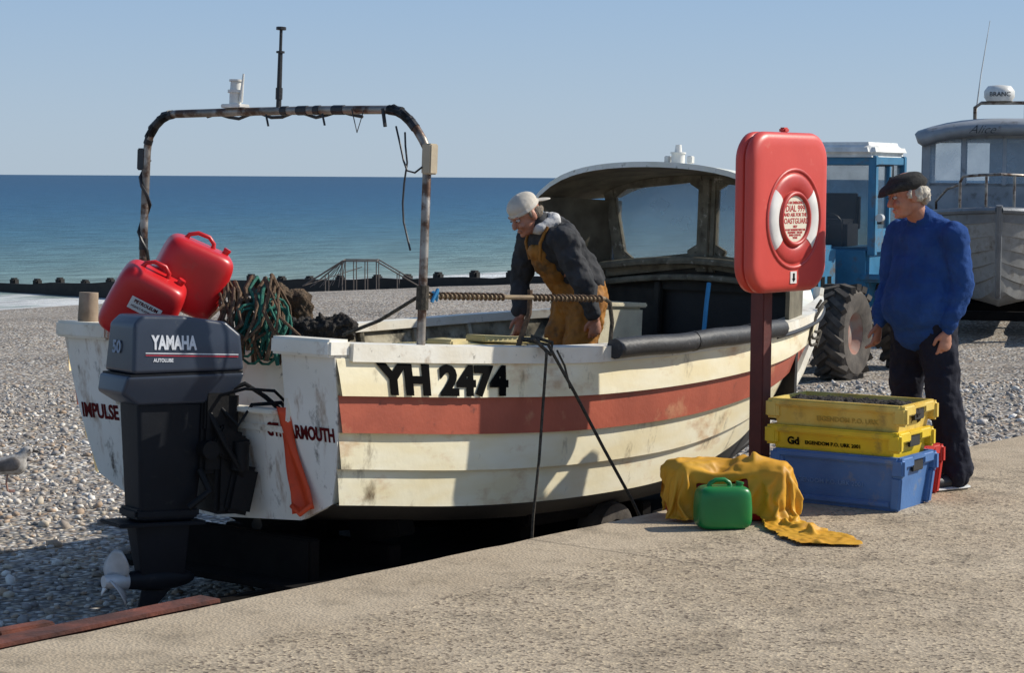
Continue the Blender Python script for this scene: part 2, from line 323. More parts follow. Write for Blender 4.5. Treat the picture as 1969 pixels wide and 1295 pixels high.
nn=nt.nodes.new('ShaderNodeTexNoise'); nn.inputs['Scale'].default_value=90; mm=nt.nodes.new('ShaderNodeMix'); mm.data_type='RGBA'; mm.blend_type='OVERLAY'; mm.inputs[0].default_value=.35
tcn=nt.nodes.new('ShaderNodeTexCoord'); nt.links.new(tcn.outputs['Object'],nn.inputs['Vector'])
nt.links.new(at.outputs['Color'],mm.inputs[6]); nt.links.new(nn.outputs['Fac'],mm.inputs[7]); nt.links.new(mm.outputs[2],b_.inputs['Base Color'])
me.materials.append(mp_); peb=bpy.data.objects.new('pebbles',me); COL.objects.link(peb); peb['kind']='stuff'; peb['label']='loose flint pebbles lying over the beach'; peb['category']='pebbles'

def pave_mat():
    m=bpy.data.materials.new('promenade_concrete'); m.use_nodes=True; nt=m.node_tree; N=nt.nodes; L=nt.links; b=N['Principled BSDF']; b.inputs['Roughness'].default_value=.85; b.inputs['Specular IOR Level'].default_value=.3
    tc=N.new('ShaderNodeTexCoord')
    big=N.new('ShaderNodeTexNoise'); big.inputs['Scale'].default_value=1.3; big.inputs['Detail'].default_value=8; big.inputs['Roughness'].default_value=.6; L.new(tc.outputs['Object'],big.inputs['Vector'])
    r=N.new('ShaderNodeValToRGB'); r.color_ramp.elements[0].position=.3; r.color_ramp.elements[1].position=.7; r.color_ramp.elements[0].color=(.36,.285,.195,1); r.color_ramp.elements[1].color=(.48,.395,.285,1); L.new(big.outputs['Fac'],r.inputs[0])
    v=N.new('ShaderNodeTexVoronoi'); v.inputs['Scale'].default_value=75; L.new(tc.outputs['Object'],v.inputs['Vector'])
    sp=N.new('ShaderNodeSeparateColor'); L.new(v.outputs['Color'],sp.inputs[0])
    ag=N.new('ShaderNodeValToRGB'); ag.color_ramp.interpolation='CONSTANT'; ag.color_ramp.elements[0].color=(.38,.36,.36,1); ag.color_ramp.elements[1].position=.13; ag.color_ramp.elements[1].color=(.8,.8,.8,1)
    e=ag.color_ramp.elements.new(.35); e.color=(1,1,1,1); e=ag.color_ramp.elements.new(.85); e.color=(1.3,1.3,1.25,1); L.new(sp.outputs[1],ag.inputs[0])
    mu=N.new('ShaderNodeMix'); mu.data_type='RGBA'; mu.blend_type='MULTIPLY'; L.new(r.outputs[0],mu.inputs[6]); L.new(ag.outputs[0],mu.inputs[7])
    sx=N.new('ShaderNodeSeparateXYZ'); L.new(tc.outputs['Object'],sx.inputs[0])
    wn=N.new('ShaderNodeTexNoise'); wn.inputs['Scale'].default_value=2.5; wn.inputs['Detail'].default_value=6; L.new(tc.outputs['Object'],wn.inputs['Vector'])
    a1=N.new('ShaderNodeMath'); a1.operation='MULTIPLY_ADD'; a1.inputs[1].default_value=.35; L.new(wn.outputs['Fac'],a1.inputs[0]); L.new(sx.outputs['Y'],a1.inputs[2])
    mr=N.new('ShaderNodeMapRange'); mr.inputs[1].default_value=-.50; mr.inputs[2].default_value=-.38; mr.inputs[3].default_value=1; mr.inputs[4].default_value=.2; L.new(a1.outputs[0],mr.inputs[0]); L.new(mr.outputs[0],mu.inputs[0])
    st=N.new('ShaderNodeTexNoise'); st.inputs['Scale'].default_value=3.5; st.inputs['Detail'].default_value=10; st.inputs['Roughness'].default_value=.7; L.new(tc.outputs['Object'],st.inputs['Vector'])
    mr3=N.new('ShaderNodeMapRange'); mr3.inputs[1].default_value=.50; mr3.inputs[2].default_value=.72; mr3.inputs[3].default_value=1; mr3.inputs[4].default_value=.55; L.new(st.outputs['Fac'],mr3.inputs[0])
    mu2=N.new('ShaderNodeMix'); mu2.data_type='RGBA'; mu2.blend_type='MULTIPLY'; mu2.inputs[0].default_value=1; L.new(mu.outputs[2],mu2.inputs[6]); L.new(mr3.outputs[0],mu2.inputs[7])
    pp=N.new('ShaderNodeMath'); pp.operation='PINGPONG'; pp.inputs[1].default_value=1.6; L.new(sx.outputs['X'],pp.inputs[0])
    jt=N.new('ShaderNodeMapRange'); jt.inputs[1].default_value=.004; jt.inputs[2].default_value=.014; jt.inputs[3].default_value=.6; jt.inputs[4].default_value=1; L.new(pp.outputs[0],jt.inputs[0])
    mu3=N.new('ShaderNodeMix'); mu3.data_type='RGBA'; mu3.blend_type='MULTIPLY'; mu3.inputs[0].default_value=1; L.new(mu2.outputs[2],mu3.inputs[6]); L.new(jt.outputs[0],mu3.inputs[7])
    L.new(mu3.outputs[2],b.inputs['Base Color'])
    bp=N.new('ShaderNodeBump'); bp.inputs['Strength'].default_value=.55; bp.inputs['Distance'].default_value=.006; L.new(v.outputs['Distance'],bp.inputs['Height'])
    bp2=N.new('ShaderNodeBump'); bp2.inputs['Strength'].default_value=.5; bp2.inputs['Distance'].default_value=.02; L.new(st.outputs['Fac'],bp2.inputs['Height']); L.new(bp.outputs[0],bp2.inputs['Normal']); L.new(bp2.outputs[0],b.inputs['Normal'])
    return m
vs=[];fs=[]
AA=[-60,-20]+[-8+.12*i for i in range(220)]+[25,60,200]
for a in AA:
    j=.012*noise.noise(V((a*3,0,0)))+.008*noise.noise(V((a*11,3,0)))
    vs+=[(a,-40,0),(a,-3,0),(a,-.03+j,0),(a,j,-.02),(a,j*.5+.01,-.75)]
fs=[(i*5+k,(i+1)*5+k,(i+1)*5+k+1,i*5+k+1) for i in range(len(AA)-1) for k in range(4)]
pav=mesh_obj('promenade_pavement',vs,fs,pave_mat(),smooth=30,loc=E0,rot=(0,0,EA)); pav['kind']='structure'; pav['label']='sandy concrete promenade with a rough aggregate surface'

def sea_mat():
    m=bpy.data.materials.new('sea_water'); m.use_nodes=True; nt=m.node_tree; N=nt.nodes; L=nt.links; b=N['Principled BSDF']
    b.inputs['Roughness'].default_value=.45; b.inputs['IOR'].default_value=1.33; b.inputs['Specular IOR Level'].default_value=.15
    tc=N.new('ShaderNodeTexCoord'); sx=N.new('ShaderNodeSeparateXYZ'); L.new(tc.outputs['Object'],sx.inputs[0])
    dv=N.new('ShaderNodeMath'); dv.operation='DIVIDE'; dv.inputs[0].default_value=41; L.new(sx.outputs['Y'],dv.inputs[1])
    mpn=N.new('ShaderNodeMapping'); mpn.inputs['Scale'].default_value=(.02,.12,1); L.new(tc.outputs['Object'],mpn.inputs[0])
    ns=N.new('ShaderNodeTexNoise'); ns.inputs['Scale'].default_value=1; ns.inputs['Detail'].default_value=8; ns.inputs['Roughness'].default_value=.7; L.new(mpn.outputs[0],ns.inputs['Vector'])
    ma=N.new('ShaderNodeMath'); ma.operation='MULTIPLY_ADD'; ma.inputs[1].default_value=.16; L.new(ns.outputs['Fac'],ma.inputs[0])
    su=N.new('ShaderNodeMath'); su.operation='SUBTRACT'; su.inputs[1].default_value=.08; L.new(dv.outputs[0],su.inputs[0]); L.new(su.outputs[0],ma.inputs[2])
    r=N.new('ShaderNodeValToRGB'); cr=r.color_ramp; cr.elements[0].position=0; cr.elements[0].color=(.030,.080,.150,1); cr.elements[1].position=1; cr.elements[1].color=(.36,.41,.38,1)
    for p_,c_ in [(.10,(.032,.098,.185)),(.25,(.042,.13,.225)),(.42,(.068,.175,.25)),(.62,(.14,.25,.275)),(.82,(.24,.34,.32))]: e=cr.elements.new(p_); e.color=(*c_,1)
    L.new(ma.outputs[0],r.inputs[0])
    mf=N.new('ShaderNodeMapping'); mf.inputs['Scale'].default_value=(.12,.5,1); L.new(tc.outputs['Object'],mf.inputs[0])
    nf=N.new('ShaderNodeTexNoise'); nf.inputs['Scale'].default_value=1.2; nf.inputs['Detail'].default_value=8; nf.inputs['Roughness'].default_value=.65; L.new(mf.outputs[0],nf.inputs['Vector'])
    sh=N.new('ShaderNodeMapRange'); sh.inputs[1].default_value=39; sh.inputs[2].default_value=52; sh.inputs[3].default_value=.40; sh.inputs[4].default_value=-.08; L.new(sx.outputs['Y'],sh.inputs[0])
    sa_=N.new('ShaderNodeMath'); L.new(nf.outputs['Fac'],sa_.inputs[0]); L.new(sh.outputs[0],sa_.inputs[1])
    ft=N.new('ShaderNodeMapRange'); ft.inputs[1].default_value=.6; ft.inputs[2].default_value=.72; L.new(sa_.outputs[0],ft.inputs[0])
    mx=N.new('ShaderNodeMix'); mx.data_type='RGBA'; L.new(ft.outputs[0],mx.inputs[0]); L.new(r.outputs[0],mx.inputs[6]); mx.inputs[7].default_value=(.78,.79,.77,1)
    mw=N.new('ShaderNodeMapping'); mw.inputs['Scale'].default_value=(.25,.9,1); L.new(tc.outputs['Object'],mw.inputs[0])
    nw=N.new('ShaderNodeTexNoise'); nw.inputs['Scale'].default_value=1; nw.inputs['Detail'].default_value=10; nw.inputs['Roughness'].default_value=.75; L.new(mw.outputs[0],nw.inputs['Vector'])
    mrw=N.new('ShaderNodeMapRange'); mrw.inputs[1].default_value=.35; mrw.inputs[2].default_value=.65; mrw.inputs[3].default_value=.55; mrw.inputs[4].default_value=1.45; L.new(nw.outputs['Fac'],mrw.inputs[0])
    mu=N.new('ShaderNodeMix'); mu.data_type='RGBA'; mu.blend_type='MULTIPLY'; mu.inputs[0].default_value=1; L.new(mx.outputs[2],mu.inputs[6]); L.new(mrw.outputs[0],mu.inputs[7])
    L.new(mu.outputs[2],b.inputs['Base Color'])
    bp=N.new('ShaderNodeBump'); bp.inputs['Strength'].default_value=1; bp.inputs['Distance'].default_value=.5; L.new(nw.outputs['Fac'],bp.inputs['Height']); L.new(bp.outputs[0],b.inputs['Normal'])
    return m
S=30000
sea=mesh_obj('sea',[(-S,34,0),(S,34,0),(S,S,0),(-S,S,0)],[(0,1,2,3)],sea_mat(),smooth=0,loc=(E0.x,E0.y,-2.1),rot=(0,0,EA)); sea['kind']='structure'; sea['label']='blue-green sea reaching the horizon'

# ------------------------------------------------------------------ groyne
b=B(); g0=V((1.0,53.0)); gd=V((NP.x,NP.y)); 
def gt(t): return lerp([(0,-.80),(22,-1.80),(36,-1.97)],t)
gang=math.atan2(gd.y,gd.x)
gro=empty('groyne',(g0.x,g0.y,0),(0,0,gang)); tag(gro,'dark timber groyne running from the shingle into the sea','groyne')
vs=[];fs=[]
for i in range(38):
    t=i; z=gt(t)-.03+.03*math.sin(i*2.3); vs+=[(t,-.09,z),(t,.09,z),(t,.09,z-1.6),(t,-.09,z-1.6)]
fs=[(i*4+k,(i+1)*4+k,(i+1)*4+(k+1)%4,i*4+(k+1)%4) for i in range(37) for k in range(4)]+[(0,1,2,3)]
mesh_obj('planking',vs,fs,m_groyne,parent=gro)
b.box((0,0,-.85),(.26,.24,1.9),bev=.05); pm=b.done('post',m_groyne,gro); pm.location=(0.2,-.16,gt(0)+.02)
for i in range(1,29):
    q=pm.copy(); q.parent=gro; COL.objects.link(q); t=.2+i*1.22+random.uniform(-.12,.12); q.location=(t,-.16,gt(t)+random.uniform(-.04,.06)); q.rotation_euler=(random.uniform(-.04,.04),random.uniform(-.04,.04),0)
of=B(); oc=V((-4.05,55.5,0)); zt=-.55; zl=-1.5
for dx in (-.45,-.15,.15,.45):
    for dy in (-.5,.5): of.tube([(dx,dy,zl),(dx,dy,zt)],.014,6)
for dy in (-.5,.5):
    of.tube([(-1.5,dy,zl+.28),(-.45,dy,zt),(.45,dy,zt),(1.6,dy,zl+.28)],.018,6)
    of.tube([(-.9,dy,zl),(-.9,dy,zl+.60)],.014,6); of.tube([(1.0,dy,zl),(1.0,dy,zl+.62)],.014,6)
    for k in range(4): of.tube([(-.45,dy,zt),(-1.3+.25*k,dy,zl+.25)],.011,5)
for dx in (-.45,.45): of.tube([(dx,-.5,zt),(dx,.5,zt)],.014,6)
of.tube([(-1.5,-.5,zl+.28),(0,.5,zl+.75)],.012,6)
o=of.done('outfall_frame',m_frame,loc=oc); tag(o,'rusty tubular steel frame standing over an outfall beside the groyne','frame')

# ------------------------------------------------------------------ main boat
TRIM=R(2.87); BA=R(52)
boat=empty('fishing_boat',(-1.62,10.28,0),(0,TRIM,BA)); tag(boat,'white clinker fishing boat with a red stripe, standing on a trailer','boat')
LB=6.2
Gz=[(0,.90),(1,.88),(2,.878),(3.5,.955),(5,1.05),(6.2,1.14)]
Gb=[(0,.965),(1,1.06),(2,1.12),(3,1.12),(4,1.0),(5,.66),(5.7,.32),(6.2,.035)]
Cz=[(0,.115),(1,.06),(2,.045),(3,.09),(4,.23),(5,.41),(5.7,.56),(6.2,.68)]
Cb=[(0,.85),(1,.93),(2,.95),(3,.90),(4,.70),(5,.36),(5.7,.13),(6.2,.03)]
Kz=[(0,.0),(.5,-.08),(2,-.17),(4,-.12),(5,.02),(5.7,.25),(6.2,.5)]  # black-painted bottom, deepened to stand in for the shadow under the hull
def gz(t): return crom(Gz,t)
def gb(t): return max(.03,crom(Gb,t))
def xoff(t,z,f): 
    return (.18*(.9-z)/.85*max(0,1-t/1.2)) - .5*f*max(0,(t-3.5)/2.7)**2.2
def side(t,f,off=0):
    zt=gz(t)-.07; c=crom(Cz,t); z=zt+(c-zt)*f; bb=gb(t)+(max(.025,crom(Cb,t))-gb(t))*max(0,f)**1.5
    k=min(1,max(.15,(6.2-t)/1.2)); return (t+xoff(t,z,max(0,f)*.8), bb+off*k, z)
NS=63; sts=[LB*i/(NS-1) for i in range(NS)]
hb=B()
for sgn in (1,-1):
    rows=[]
    for t in sts:
        row=[]
        for i in range(4):
            for fr,of_ in ((i/4,0.0),(i/4+.125,.014),((i+1)/4,.028)):
                p=side(t,fr,of_+.003*noise.noise(V((t*1.3,i*3,sgn)))); row.append((p[0],sgn*p[1],p[2]))
        c=side(t,1,0); kz=crom(Kz,t); row.append((c[0],sgn*c[1],c[2]))
        row.append((c[0]-.05*max(0,(t-3.5)/2.7),sgn*(c[1]*.74),kz+.04+(c[2]-kz)*.22)); row.append((t-.5*max(0,(t-3.5)/2.7)**2.2+xoff(t,kz,0)*(t<1.2),sgn*.03,kz)); 
        rows.append(row)
    n_=len(rows[0]); vs=[p for r_ in rows for p in r_]
    fs=[];mi=[]
    for i in range(NS-1):
        for k in range(n_-1):
            fs.append((i*n_+k,(i+1)*n_+k,(i+1)*n_+k+1,i*n_+k+1)); mi.append(1 if k in (3,4) else (2 if k>=12 else 0))
    o=len(hb.v); hb.v+=vs; hb.f+=[tuple(q+o for q in f) for f in fs]; hb.m+=mi
hull=hb.done('hull',[m_cream,m_redp,m_black],boat,smooth=28)
sb=B()
stem=[(6.23,0,1.20),(6.19,0,1.0),(6.12,0,.8),(5.98,0,.6),(5.8,0,.42),(5.5,0,.22),(5.3,0,.12)]
sb.tube(stem,[.04,.04,.045,.045,.045,.04,.04],8); sb.done('stem',m_white,boat)
sb=B(); sb.tube([(5.35,0,.14),(5.0,0,.01),(4,0,-.13),(2,0,-.19),(.5,0,-.10)],.04,8); sb.done('keel',m_black,boat)
def tx(z): return .18*(.9-z)/.85
out=[(.965,.9),(.965,.83),(.95,.64),(.93,.47),(.895,.30),(.84,.115),(.62,.015),(0,-.03)]
poly=out+[(-y,z) for y,z in out[::-1][1:]]+[(-.62,.90),(-.60,.55),(-.55,.53),(.55,.53),(.60,.55),(.61,.9)]
tb=B(); n_=len(poly); vs=[(tx(z)-.01,y,z) for y,z in poly]+[(tx(z)+.05,y*.985,z+(.004 if z<.2 else -.001)) for y,z in poly]
tb.add(vs,[tuple(range(n_)),tuple(range(n_,2*n_))[::-1]]+[(i,(i+1)%n_,n_+(i+1)%n_,n_+i) for i in range(n_)])
m_trans=M('transom_paint',(.86,.85,.79),(.78,.76,.68),rough=.45,scale=3,bump=.2,bs=20,dirt=((.28,.15,.06),.54,.74,5,(1,2.2,.7)),dirt2=((.05,.04,.03),.58,.72,8,(1,1.5,.8)))
tb.done('transom',m_trans,boat,smooth=20)
tb=B()
for yy,w in ((.79,.40),(-.78,.39)): tb.box((.03,yy,.875),(.15,w,.085),bev=.012)
for yy in (.615,-.615): tb.box((.27,yy,.68),(.44,.035,.36),bev=.005)
tb.box((.48,0,.62),(.04,1.24,.36),bev=.006); tb.box((.28,0,.46),(.42,1.2,.03))
tb.box((.05,0,.545),(.10,1.15,.025),bev=.006)
tb.done('motor_well',m_white,boat)
for sgn in (1,-1):
    rows=[]
    for t in [i*.1 for i in range(1,63)]:
        z=gz(t);bb=gb(t); k=min(1,(6.35-t)/1.0); w=.11*k
        rows.append([(t,sgn*(bb+.02),z-.085),(t,sgn*(bb+.022),z),(t,sgn*(bb-w),z+.004),(t,sgn*(bb-w),z-.05)])
    vs=[p for r_ in rows for p in r_]; q=len(rows); fs=[(i*4+k,(i+1)*4+k,(i+1)*4+(k+1)%4,i*4+(k+1)%4) for i in range(q-1) for k in range(4)]+[(0,1,2,3)]
    g=mesh_obj('gunwale',vs,fs,m_white,parent=boat,smooth=25)
vs=[];fs=[]; ts=[.5+i*.15 for i in range(36)]
for t in ts:
    z1=gz(t)-.04; w=gb(t)-.07; c=max(.02,crom(Cb,t)-.1); zf=max(.2,crom(Cz,t)+.04)
    vs+=[(t,-w,z1),(t,-(w*.55+c*.45)-.0,(z1+zf)*.5),(t,-c,zf),(t,c,zf),(t,(w*.55+c*.45),(z1+zf)*.5),(t,w,z1)]
fs=[(i*6+k,i*6+k+1,(i+1)*6+k+1,(i+1)*6+k) for i in range(35) for k in range(5)]
mi=[[0,0,1,0,0][k] for i in range(35) for k in range(5)]
mesh_obj('inner_lining',vs,fs,[m_inner,m_wood],mi,parent=boat,smooth=30)
ib=B()
for t in [.9,1.4,1.9,2.4,2.9,3.4,3.9]:
    for sg in (1,-1):
        w=gb(t)-.09; c=crom(Cb,t)-.12; ib.tube([(t,sg*w,gz(t)-.06),(t,sg*(w*.55+c*.45),.5),(t,sg*c,.22)],.022,6)
ib.box((1.3,0,.55),(.28,2.0,.04),bev=.006,m=1); ib.box((3.5,0,.5),(.25,1.9,.04),bev=.006,m=1)
ib.done('ribs_and_thwarts',[m_inner,m_wood],boat)
ib=B(); ib.box((3.30,-.12,.62),(.5,.34,.88),bev=.02); ib.box((3.30,-.12,1.07),(.53,.37,.03),bev=.008); ib.done('engine_box',M('cream_box_paint',(.6,.55,.38),(.45,.4,.28),rough=.7,dirt=((.12,.1,.06),.56,.72,9)),boat)
ib=B(); ib.box((1.1,-.84,.865),(.95,.18,.03),rot=(.1,0,.03),bev=.006); ib.box((1.5,-.82,.90),(.5,.14,.035),rot=(0,.03,-.1),bev=.006); ib.box((.95,-.86,.885),(.22,.15,.05),rot=(0,0,.3),bev=.01)
ib.done('loose_boards',m_yellowboard,boat)
fp=[(t,-(gb(t)+.045),gz(t)-.012+.004*math.sin(t*9)) for t in [2.0+i*.1 for i in range(20)]]
fb=B(); fb.tube(fp,.056,12)
for t in (2.75,3.4): fb.tube([(t,-(gb(t)+.045),gz(t)-.012),(t+.015,-(gb(t)+.045),gz(t)-.012)],.059,12,m=1)
fb.done('rubber_fender',[m_rubber,m_tape],boat)
for pts_,r_ in (([(t,-(gb(t)+.022),gz(t)-.07) for t in [3.9+i*.1 for i in range(23)]],.014),([(t,(gb(t)+.03),gz(t)-.05) for t in [.1+i*.2 for i in range(30)]],.02)):
    fb=B(); fb.tube(pts_,r_,8); fb.done('rubbing_strake',m_tape,boat)
vs=[];ts=[4.85+i*.09 for i in range(15)]
for t in ts: w=max(.02,gb(t)-.06); vs+=[(t,-w,gz(t)-.02),(t,0,gz(t)+.05),(t,w,gz(t)-.02)]
fs=[(i*3+k,i*3+k+1,(i+1)*3+k+1,(i+1)*3+k) for i in range(14) for k in range(2)]
mesh_obj('foredeck',vs,fs,m_roofw,parent=boat)
rb=B()
for i in range(3):
    rb.tube([(5.0+.10*math.cos(a*.5+i)+.16*i, -(gb(5.0+.16*i)+.01)-.04*math.sin(a*.35+i), 1.08+.05*math.sin(a*.6+i)-.024*a) for a in range(13)],.010,6)
rb.done('bow_rope',m_roped,boat)
# cuddy
vs=[];ny=21; xsn=[3.92,4.0,4.25,4.5,4.72,4.82]; X0=4.62
def rz(x,y): return 1.985-.024*(x-4)-.12*abs(y)**2-.15*abs(y)**5-(.05*(x-4.6) if x>4.6 else 0)
def ry(x): return 1.01-.24*max(0,x-4)
for lay in (0,-.035):
    for x in xsn:
        for j in range(ny):
            y=(-1+2*j/(ny-1))*ry(x); vs.append((x+.10*abs(y)**2*(x<4.2),y,rz(x,y)+lay))
nx=len(xsn); o2=nx*ny
fs=[(i*ny+j,i*ny+j+1,(i+1)*ny+j+1,(i+1)*ny+j) for i in range(nx-1) for j in range(ny-1)]
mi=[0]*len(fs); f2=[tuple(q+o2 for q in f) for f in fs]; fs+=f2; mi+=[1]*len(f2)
for j in range(ny-1): fs.append((j,j+1,o2+j+1,o2+j)); fs.append(((nx-1)*ny+j,(nx-1)*ny+j+1,o2+(nx-1)*ny+j+1,o2+(nx-1)*ny+j)); mi+=[0,0]
for i in range(nx-1): fs.append((i*ny,(i+1)*ny,o2+(i+1)*ny,o2+i*ny)); fs.append((i*ny+ny-1,(i+1)*ny+ny-1,o2+(i+1)*ny+ny-1,o2+i*ny+ny-1)); mi+=[0,0]
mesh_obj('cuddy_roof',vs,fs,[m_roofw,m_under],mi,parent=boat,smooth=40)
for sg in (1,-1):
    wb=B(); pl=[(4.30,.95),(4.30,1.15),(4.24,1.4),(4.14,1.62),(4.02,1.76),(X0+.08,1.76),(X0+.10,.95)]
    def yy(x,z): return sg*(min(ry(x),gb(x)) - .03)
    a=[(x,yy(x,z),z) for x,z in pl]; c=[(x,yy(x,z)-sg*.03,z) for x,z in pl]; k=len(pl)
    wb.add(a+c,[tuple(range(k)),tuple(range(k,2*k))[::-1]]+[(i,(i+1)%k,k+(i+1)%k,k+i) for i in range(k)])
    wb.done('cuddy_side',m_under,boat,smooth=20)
wb=B(); YW=.77
def bar(y0,z0,y1,z1,w,th=.05): 
    p0=V((X0,y0,z0));p1=V((X0,y1,z1)); d=p1-p0; a=math.atan2(d.z,d.y); wb.box((X0,(y0+y1)/2,(z0+z1)/2),(th,d.length,w),rot=(a,0,0),bev=.008)
bar(YW,1.85,YW-.14,1.28,.09); bar(-YW,1.85,-YW+.10,1.28,.08); wb.box((X0+.02,.74,1.42),(.03,.14,.40),bev=.005)
wb.box((X0+.0,-.05,1.60),(.06,.15,.62),bev=.01); wb.box((X0-.03,-.05,1.60),(.03,.06,.62),bev=.006)
bar(-YW,1.86,0,1.93,.07); bar(0,1.93,YW,1.86,.07); bar(-YW,1.28,0,1.37,.10,.06); bar(0,1.37,YW,1.28,.10,.06)
for y,z,s in ((.68,1.83,-.6),(.60,1.37,.6),(.05,1.88,.5),(.05,1.43,-.5),(-.70,1.83,.6),(-.62,1.37,-.6),(-.15,1.88,-.5),(-.15,1.43,.5)): wb.box((X0,y,z),(.045,.10,.05),rot=(s,0,0),bev=.008)
wb.tube([(X0-.12,y,1.28+.08*math.cos(y*1.7)) for y in [-.76+i*.1 for i in range(16)]],.028,8)
wb.tube([(X0-.05,y,1.17+.08*math.cos(y*1.7)) for y in [-.76+i*.1 for i in range(16)]],.022,8)
wb.done('windscreen_frame',m_cuddy,boat,smooth=30)
wb=B(); wb.box((X0+.02,.56,.82),(.03,.44,.94),bev=.004); wb.box((X0+.02,0,1.24),(.03,1.4,.16),bev=.004); wb.box((X0+.07,0,.76),(.03,1.46,.86),m=1); wb.box((X0+.0,.33,.76),(.05,.05,.9),bev=.006)  # black panel behind stands in for the shade of the open cuddy
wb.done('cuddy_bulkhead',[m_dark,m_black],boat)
for y0,y1 in ((.025,.73),(-.735,-.125)):
    gbk=B(); gbk.box((X0+.005,(y0+y1)/2,1.61),(.008,y1-y0,.54)); gbk.done('window',m_glass,boat)
nb=B(); nb.cap((4.2,.5,.5),(4.4,.2,.5),.2,.2); nb.cap((4.15,.3,.62),(4.15,.5,.95),.09,.09); nb.cap((4.3,-.3,.5),(4.4,-.2,.55),.18,.18); nb.cap((4.0,.0,.45),(4.1,.25,.7),.14,.15); nb.cap((4.2,-.5,.6),(4.3,-.45,.85),.14,.1)
nb.blob('stowed_nets',m_netb,boat,vox=.02,it=2,disp=(.10,.06))
nb=B(); nb.tube([(3.95,-.48,.6),(3.93,-.49,.9),(3.95,-.49,1.1),(4.0,-.47,1.22)],.014,8); nb.done('blue_pole',m_blue,boat)
nb=B(); nb.cyl((4.45,.1,1.95),(4.45,.1,2.0),.06,.05); nb.cyl((4.45,.1,2.0),(4.45,.1,2.07),.045); nb.cyl((4.45,.1,2.07),(4.45,.1,2.08),.052); nb.cyl((4.45,.1,2.08),(4.45,.1,2.13),.025,.02); nb.box((4.45,-.0,2.03),(.04,.04,.05),bev=.005); nb.box((4.45,.18,2.03),(.04,.04,.05),bev=.005)
nb.done('cuddy_lamp',m_plw,boat)
# goalpost arch
ZT=2.05
ar=[(.6,-.985,.80),(.6,-.985,1.2),(.6,-.985,1.84)]+[(.6,-.985+.26*(i/6)**1.15,1.84+.205*math.sin(i/6*math.pi/2)) for i in range(1,7)]+[(.6,-.3,ZT),(.6,.3,ZT)]+[(.6,.82+.215*math.sin(i/6*math.pi/2),1.84+.205*math.cos(i/6*math.pi/2)) for i in range(0,7)]+[(.6,1.04,1.5),(.6,1.04,.80)]
ab=B(); ab.tube(ar,.022,12)
ab.box((.6,-1.0,1.80),(.06,.06,.15),bev=.006,m=1); ab.box((.6,1.06,1.80),(.05,.06,.12),bev=.006,m=2)
for k in range(28):
    q=random.random(); L_=len(ar)-1; s=q*L_; i=int(s); a=V(ar[i]); c=V(ar[i+1]); p=a.lerp(c,s-i); d=(c-a).normalized(); ln=random.uniform(.02,.09)
    if 2<i: ab.tube([p-d*ln/2,p+d*ln/2],.025,10,m=2)
ab.tube([(.58,-.7,ZT-.0),(.58,-.72,1.96)],.010,6,m=2)
for k in range(2): ab.tube([(.57,-.6+.4*k+.3,ZT-.02),(.57,-.62+.4*k+.3,ZT-.08)],.006,5,m=2)
ab.tube([(.63,.6-.08*i+.0,ZT-.02+.03*math.sin(i*1.7)*(.5)) for i in range(15)],.009,6,m=2)
ab.tube([(.6+.03*math.cos(i*1.1),1.04+.03*math.sin(i*1.1),1.8-.05*i) for i in range(19)],.009,6,m=2)
ab.tube([(.57,-.86,1.93),(.56,-.875,1.86),(.56,-.89,1.78),(.56,-.875,1.68),(.56,-.87,1.58),(.56,-.88,1.49),(.56,-.905,1.42),(.56,-.93,1.35)],.005,6,m=2)
ab.tube([(.57,-.98,1.76),(.55,-.95,1.73),(.55,-.90,1.74),(.555,-.87,1.79),(.56,-.84,1.87),(.57,-.80,1.96)],.005,6,m=2)
ab.tube([(.57,-.5,ZT),(.55,-.56,1.93),(.55,-.6,ZT-.01)],.003,5,m=2)
ab.done('goalpost_arch',[m_steel,m_woodbox,m_tape],boat)
lb=B(); lb.box((.6,.36,ZT+.03),(.08,.14,.02),bev=.004); lb.cyl((.6,.36,ZT+.03),(.6,.36,ZT+.10),.032); lb.cyl((.6,.36,ZT+.10),(.6,.36,ZT+.115),.042); lb.cyl((.6,.36,ZT+.115),(.6,.36,ZT+.16),.03,.028); lb.cyl((.6,.36,ZT+.16),(.6,.36,ZT+.17),.036); lb.tube([(.6,.32,ZT+.05),(.6,.305,ZT+.2)],[.012,.005],8)
lb.done('mast_light',m_plw,boat)
lb=B(); lb.cyl((.6,.04,ZT),(.6,.04,ZT+.3),.014,.012,8); lb.cyl((.6,.04,ZT+.3),(.6,.04,ZT+.31),.022,n=8); lb.cyl((.6,.04,ZT+.3),(.6,.04,ZT+.42),.008,.008,8); lb.cyl((.6,.04,ZT+.42),(.6,.04,ZT+.435),.026,.026,8)
lb.cyl((.6,.04,ZT+.06),(.6,.04,ZT+.12),.018,n=8)
lb.done('aerial',m_tape,boat)
hbk=B(); hbk.tube([(.6,-.985,1.13),(2.02,-1.07,1.13)],.012,8,m=1)
def helix(x0,x1,turn,r,rr,m):
    n_=int(turn*9); hbk.tube([(x0+(x1-x0)*i/n_,-.985-.06*((x0+(x1-x0)*i/n_)-.6)+r*math.cos(i/9*6.283),1.13+r*math.sin(i/9*6.283)) for i in range(n_+1)],rr,5,m=m)
helix(.64,1.2,17,.016,.006,2); helix(1.42,2.0,17,.016,.006,2)
hbk.tube([(2.02,-1.07,1.13),(2.07,-1.07,1.11),(2.1,-1.07,1.0),(2.1,-1.06,.86)],.012,8,m=0)
hbk.tube([(1.42,-1.02,1.17),(1.42,-1.02,1.05),(1.36,-1.0,.87)],.014,8,m=2); hbk.tube([(.6,-.985,1.18),(.6,-.985,1.06)],.032,10,m=0)
hbk.tube([(.60,-.95,1.12),(.5,-.8,1.0),(.4,-.65,.92)],.009,6,m=0)
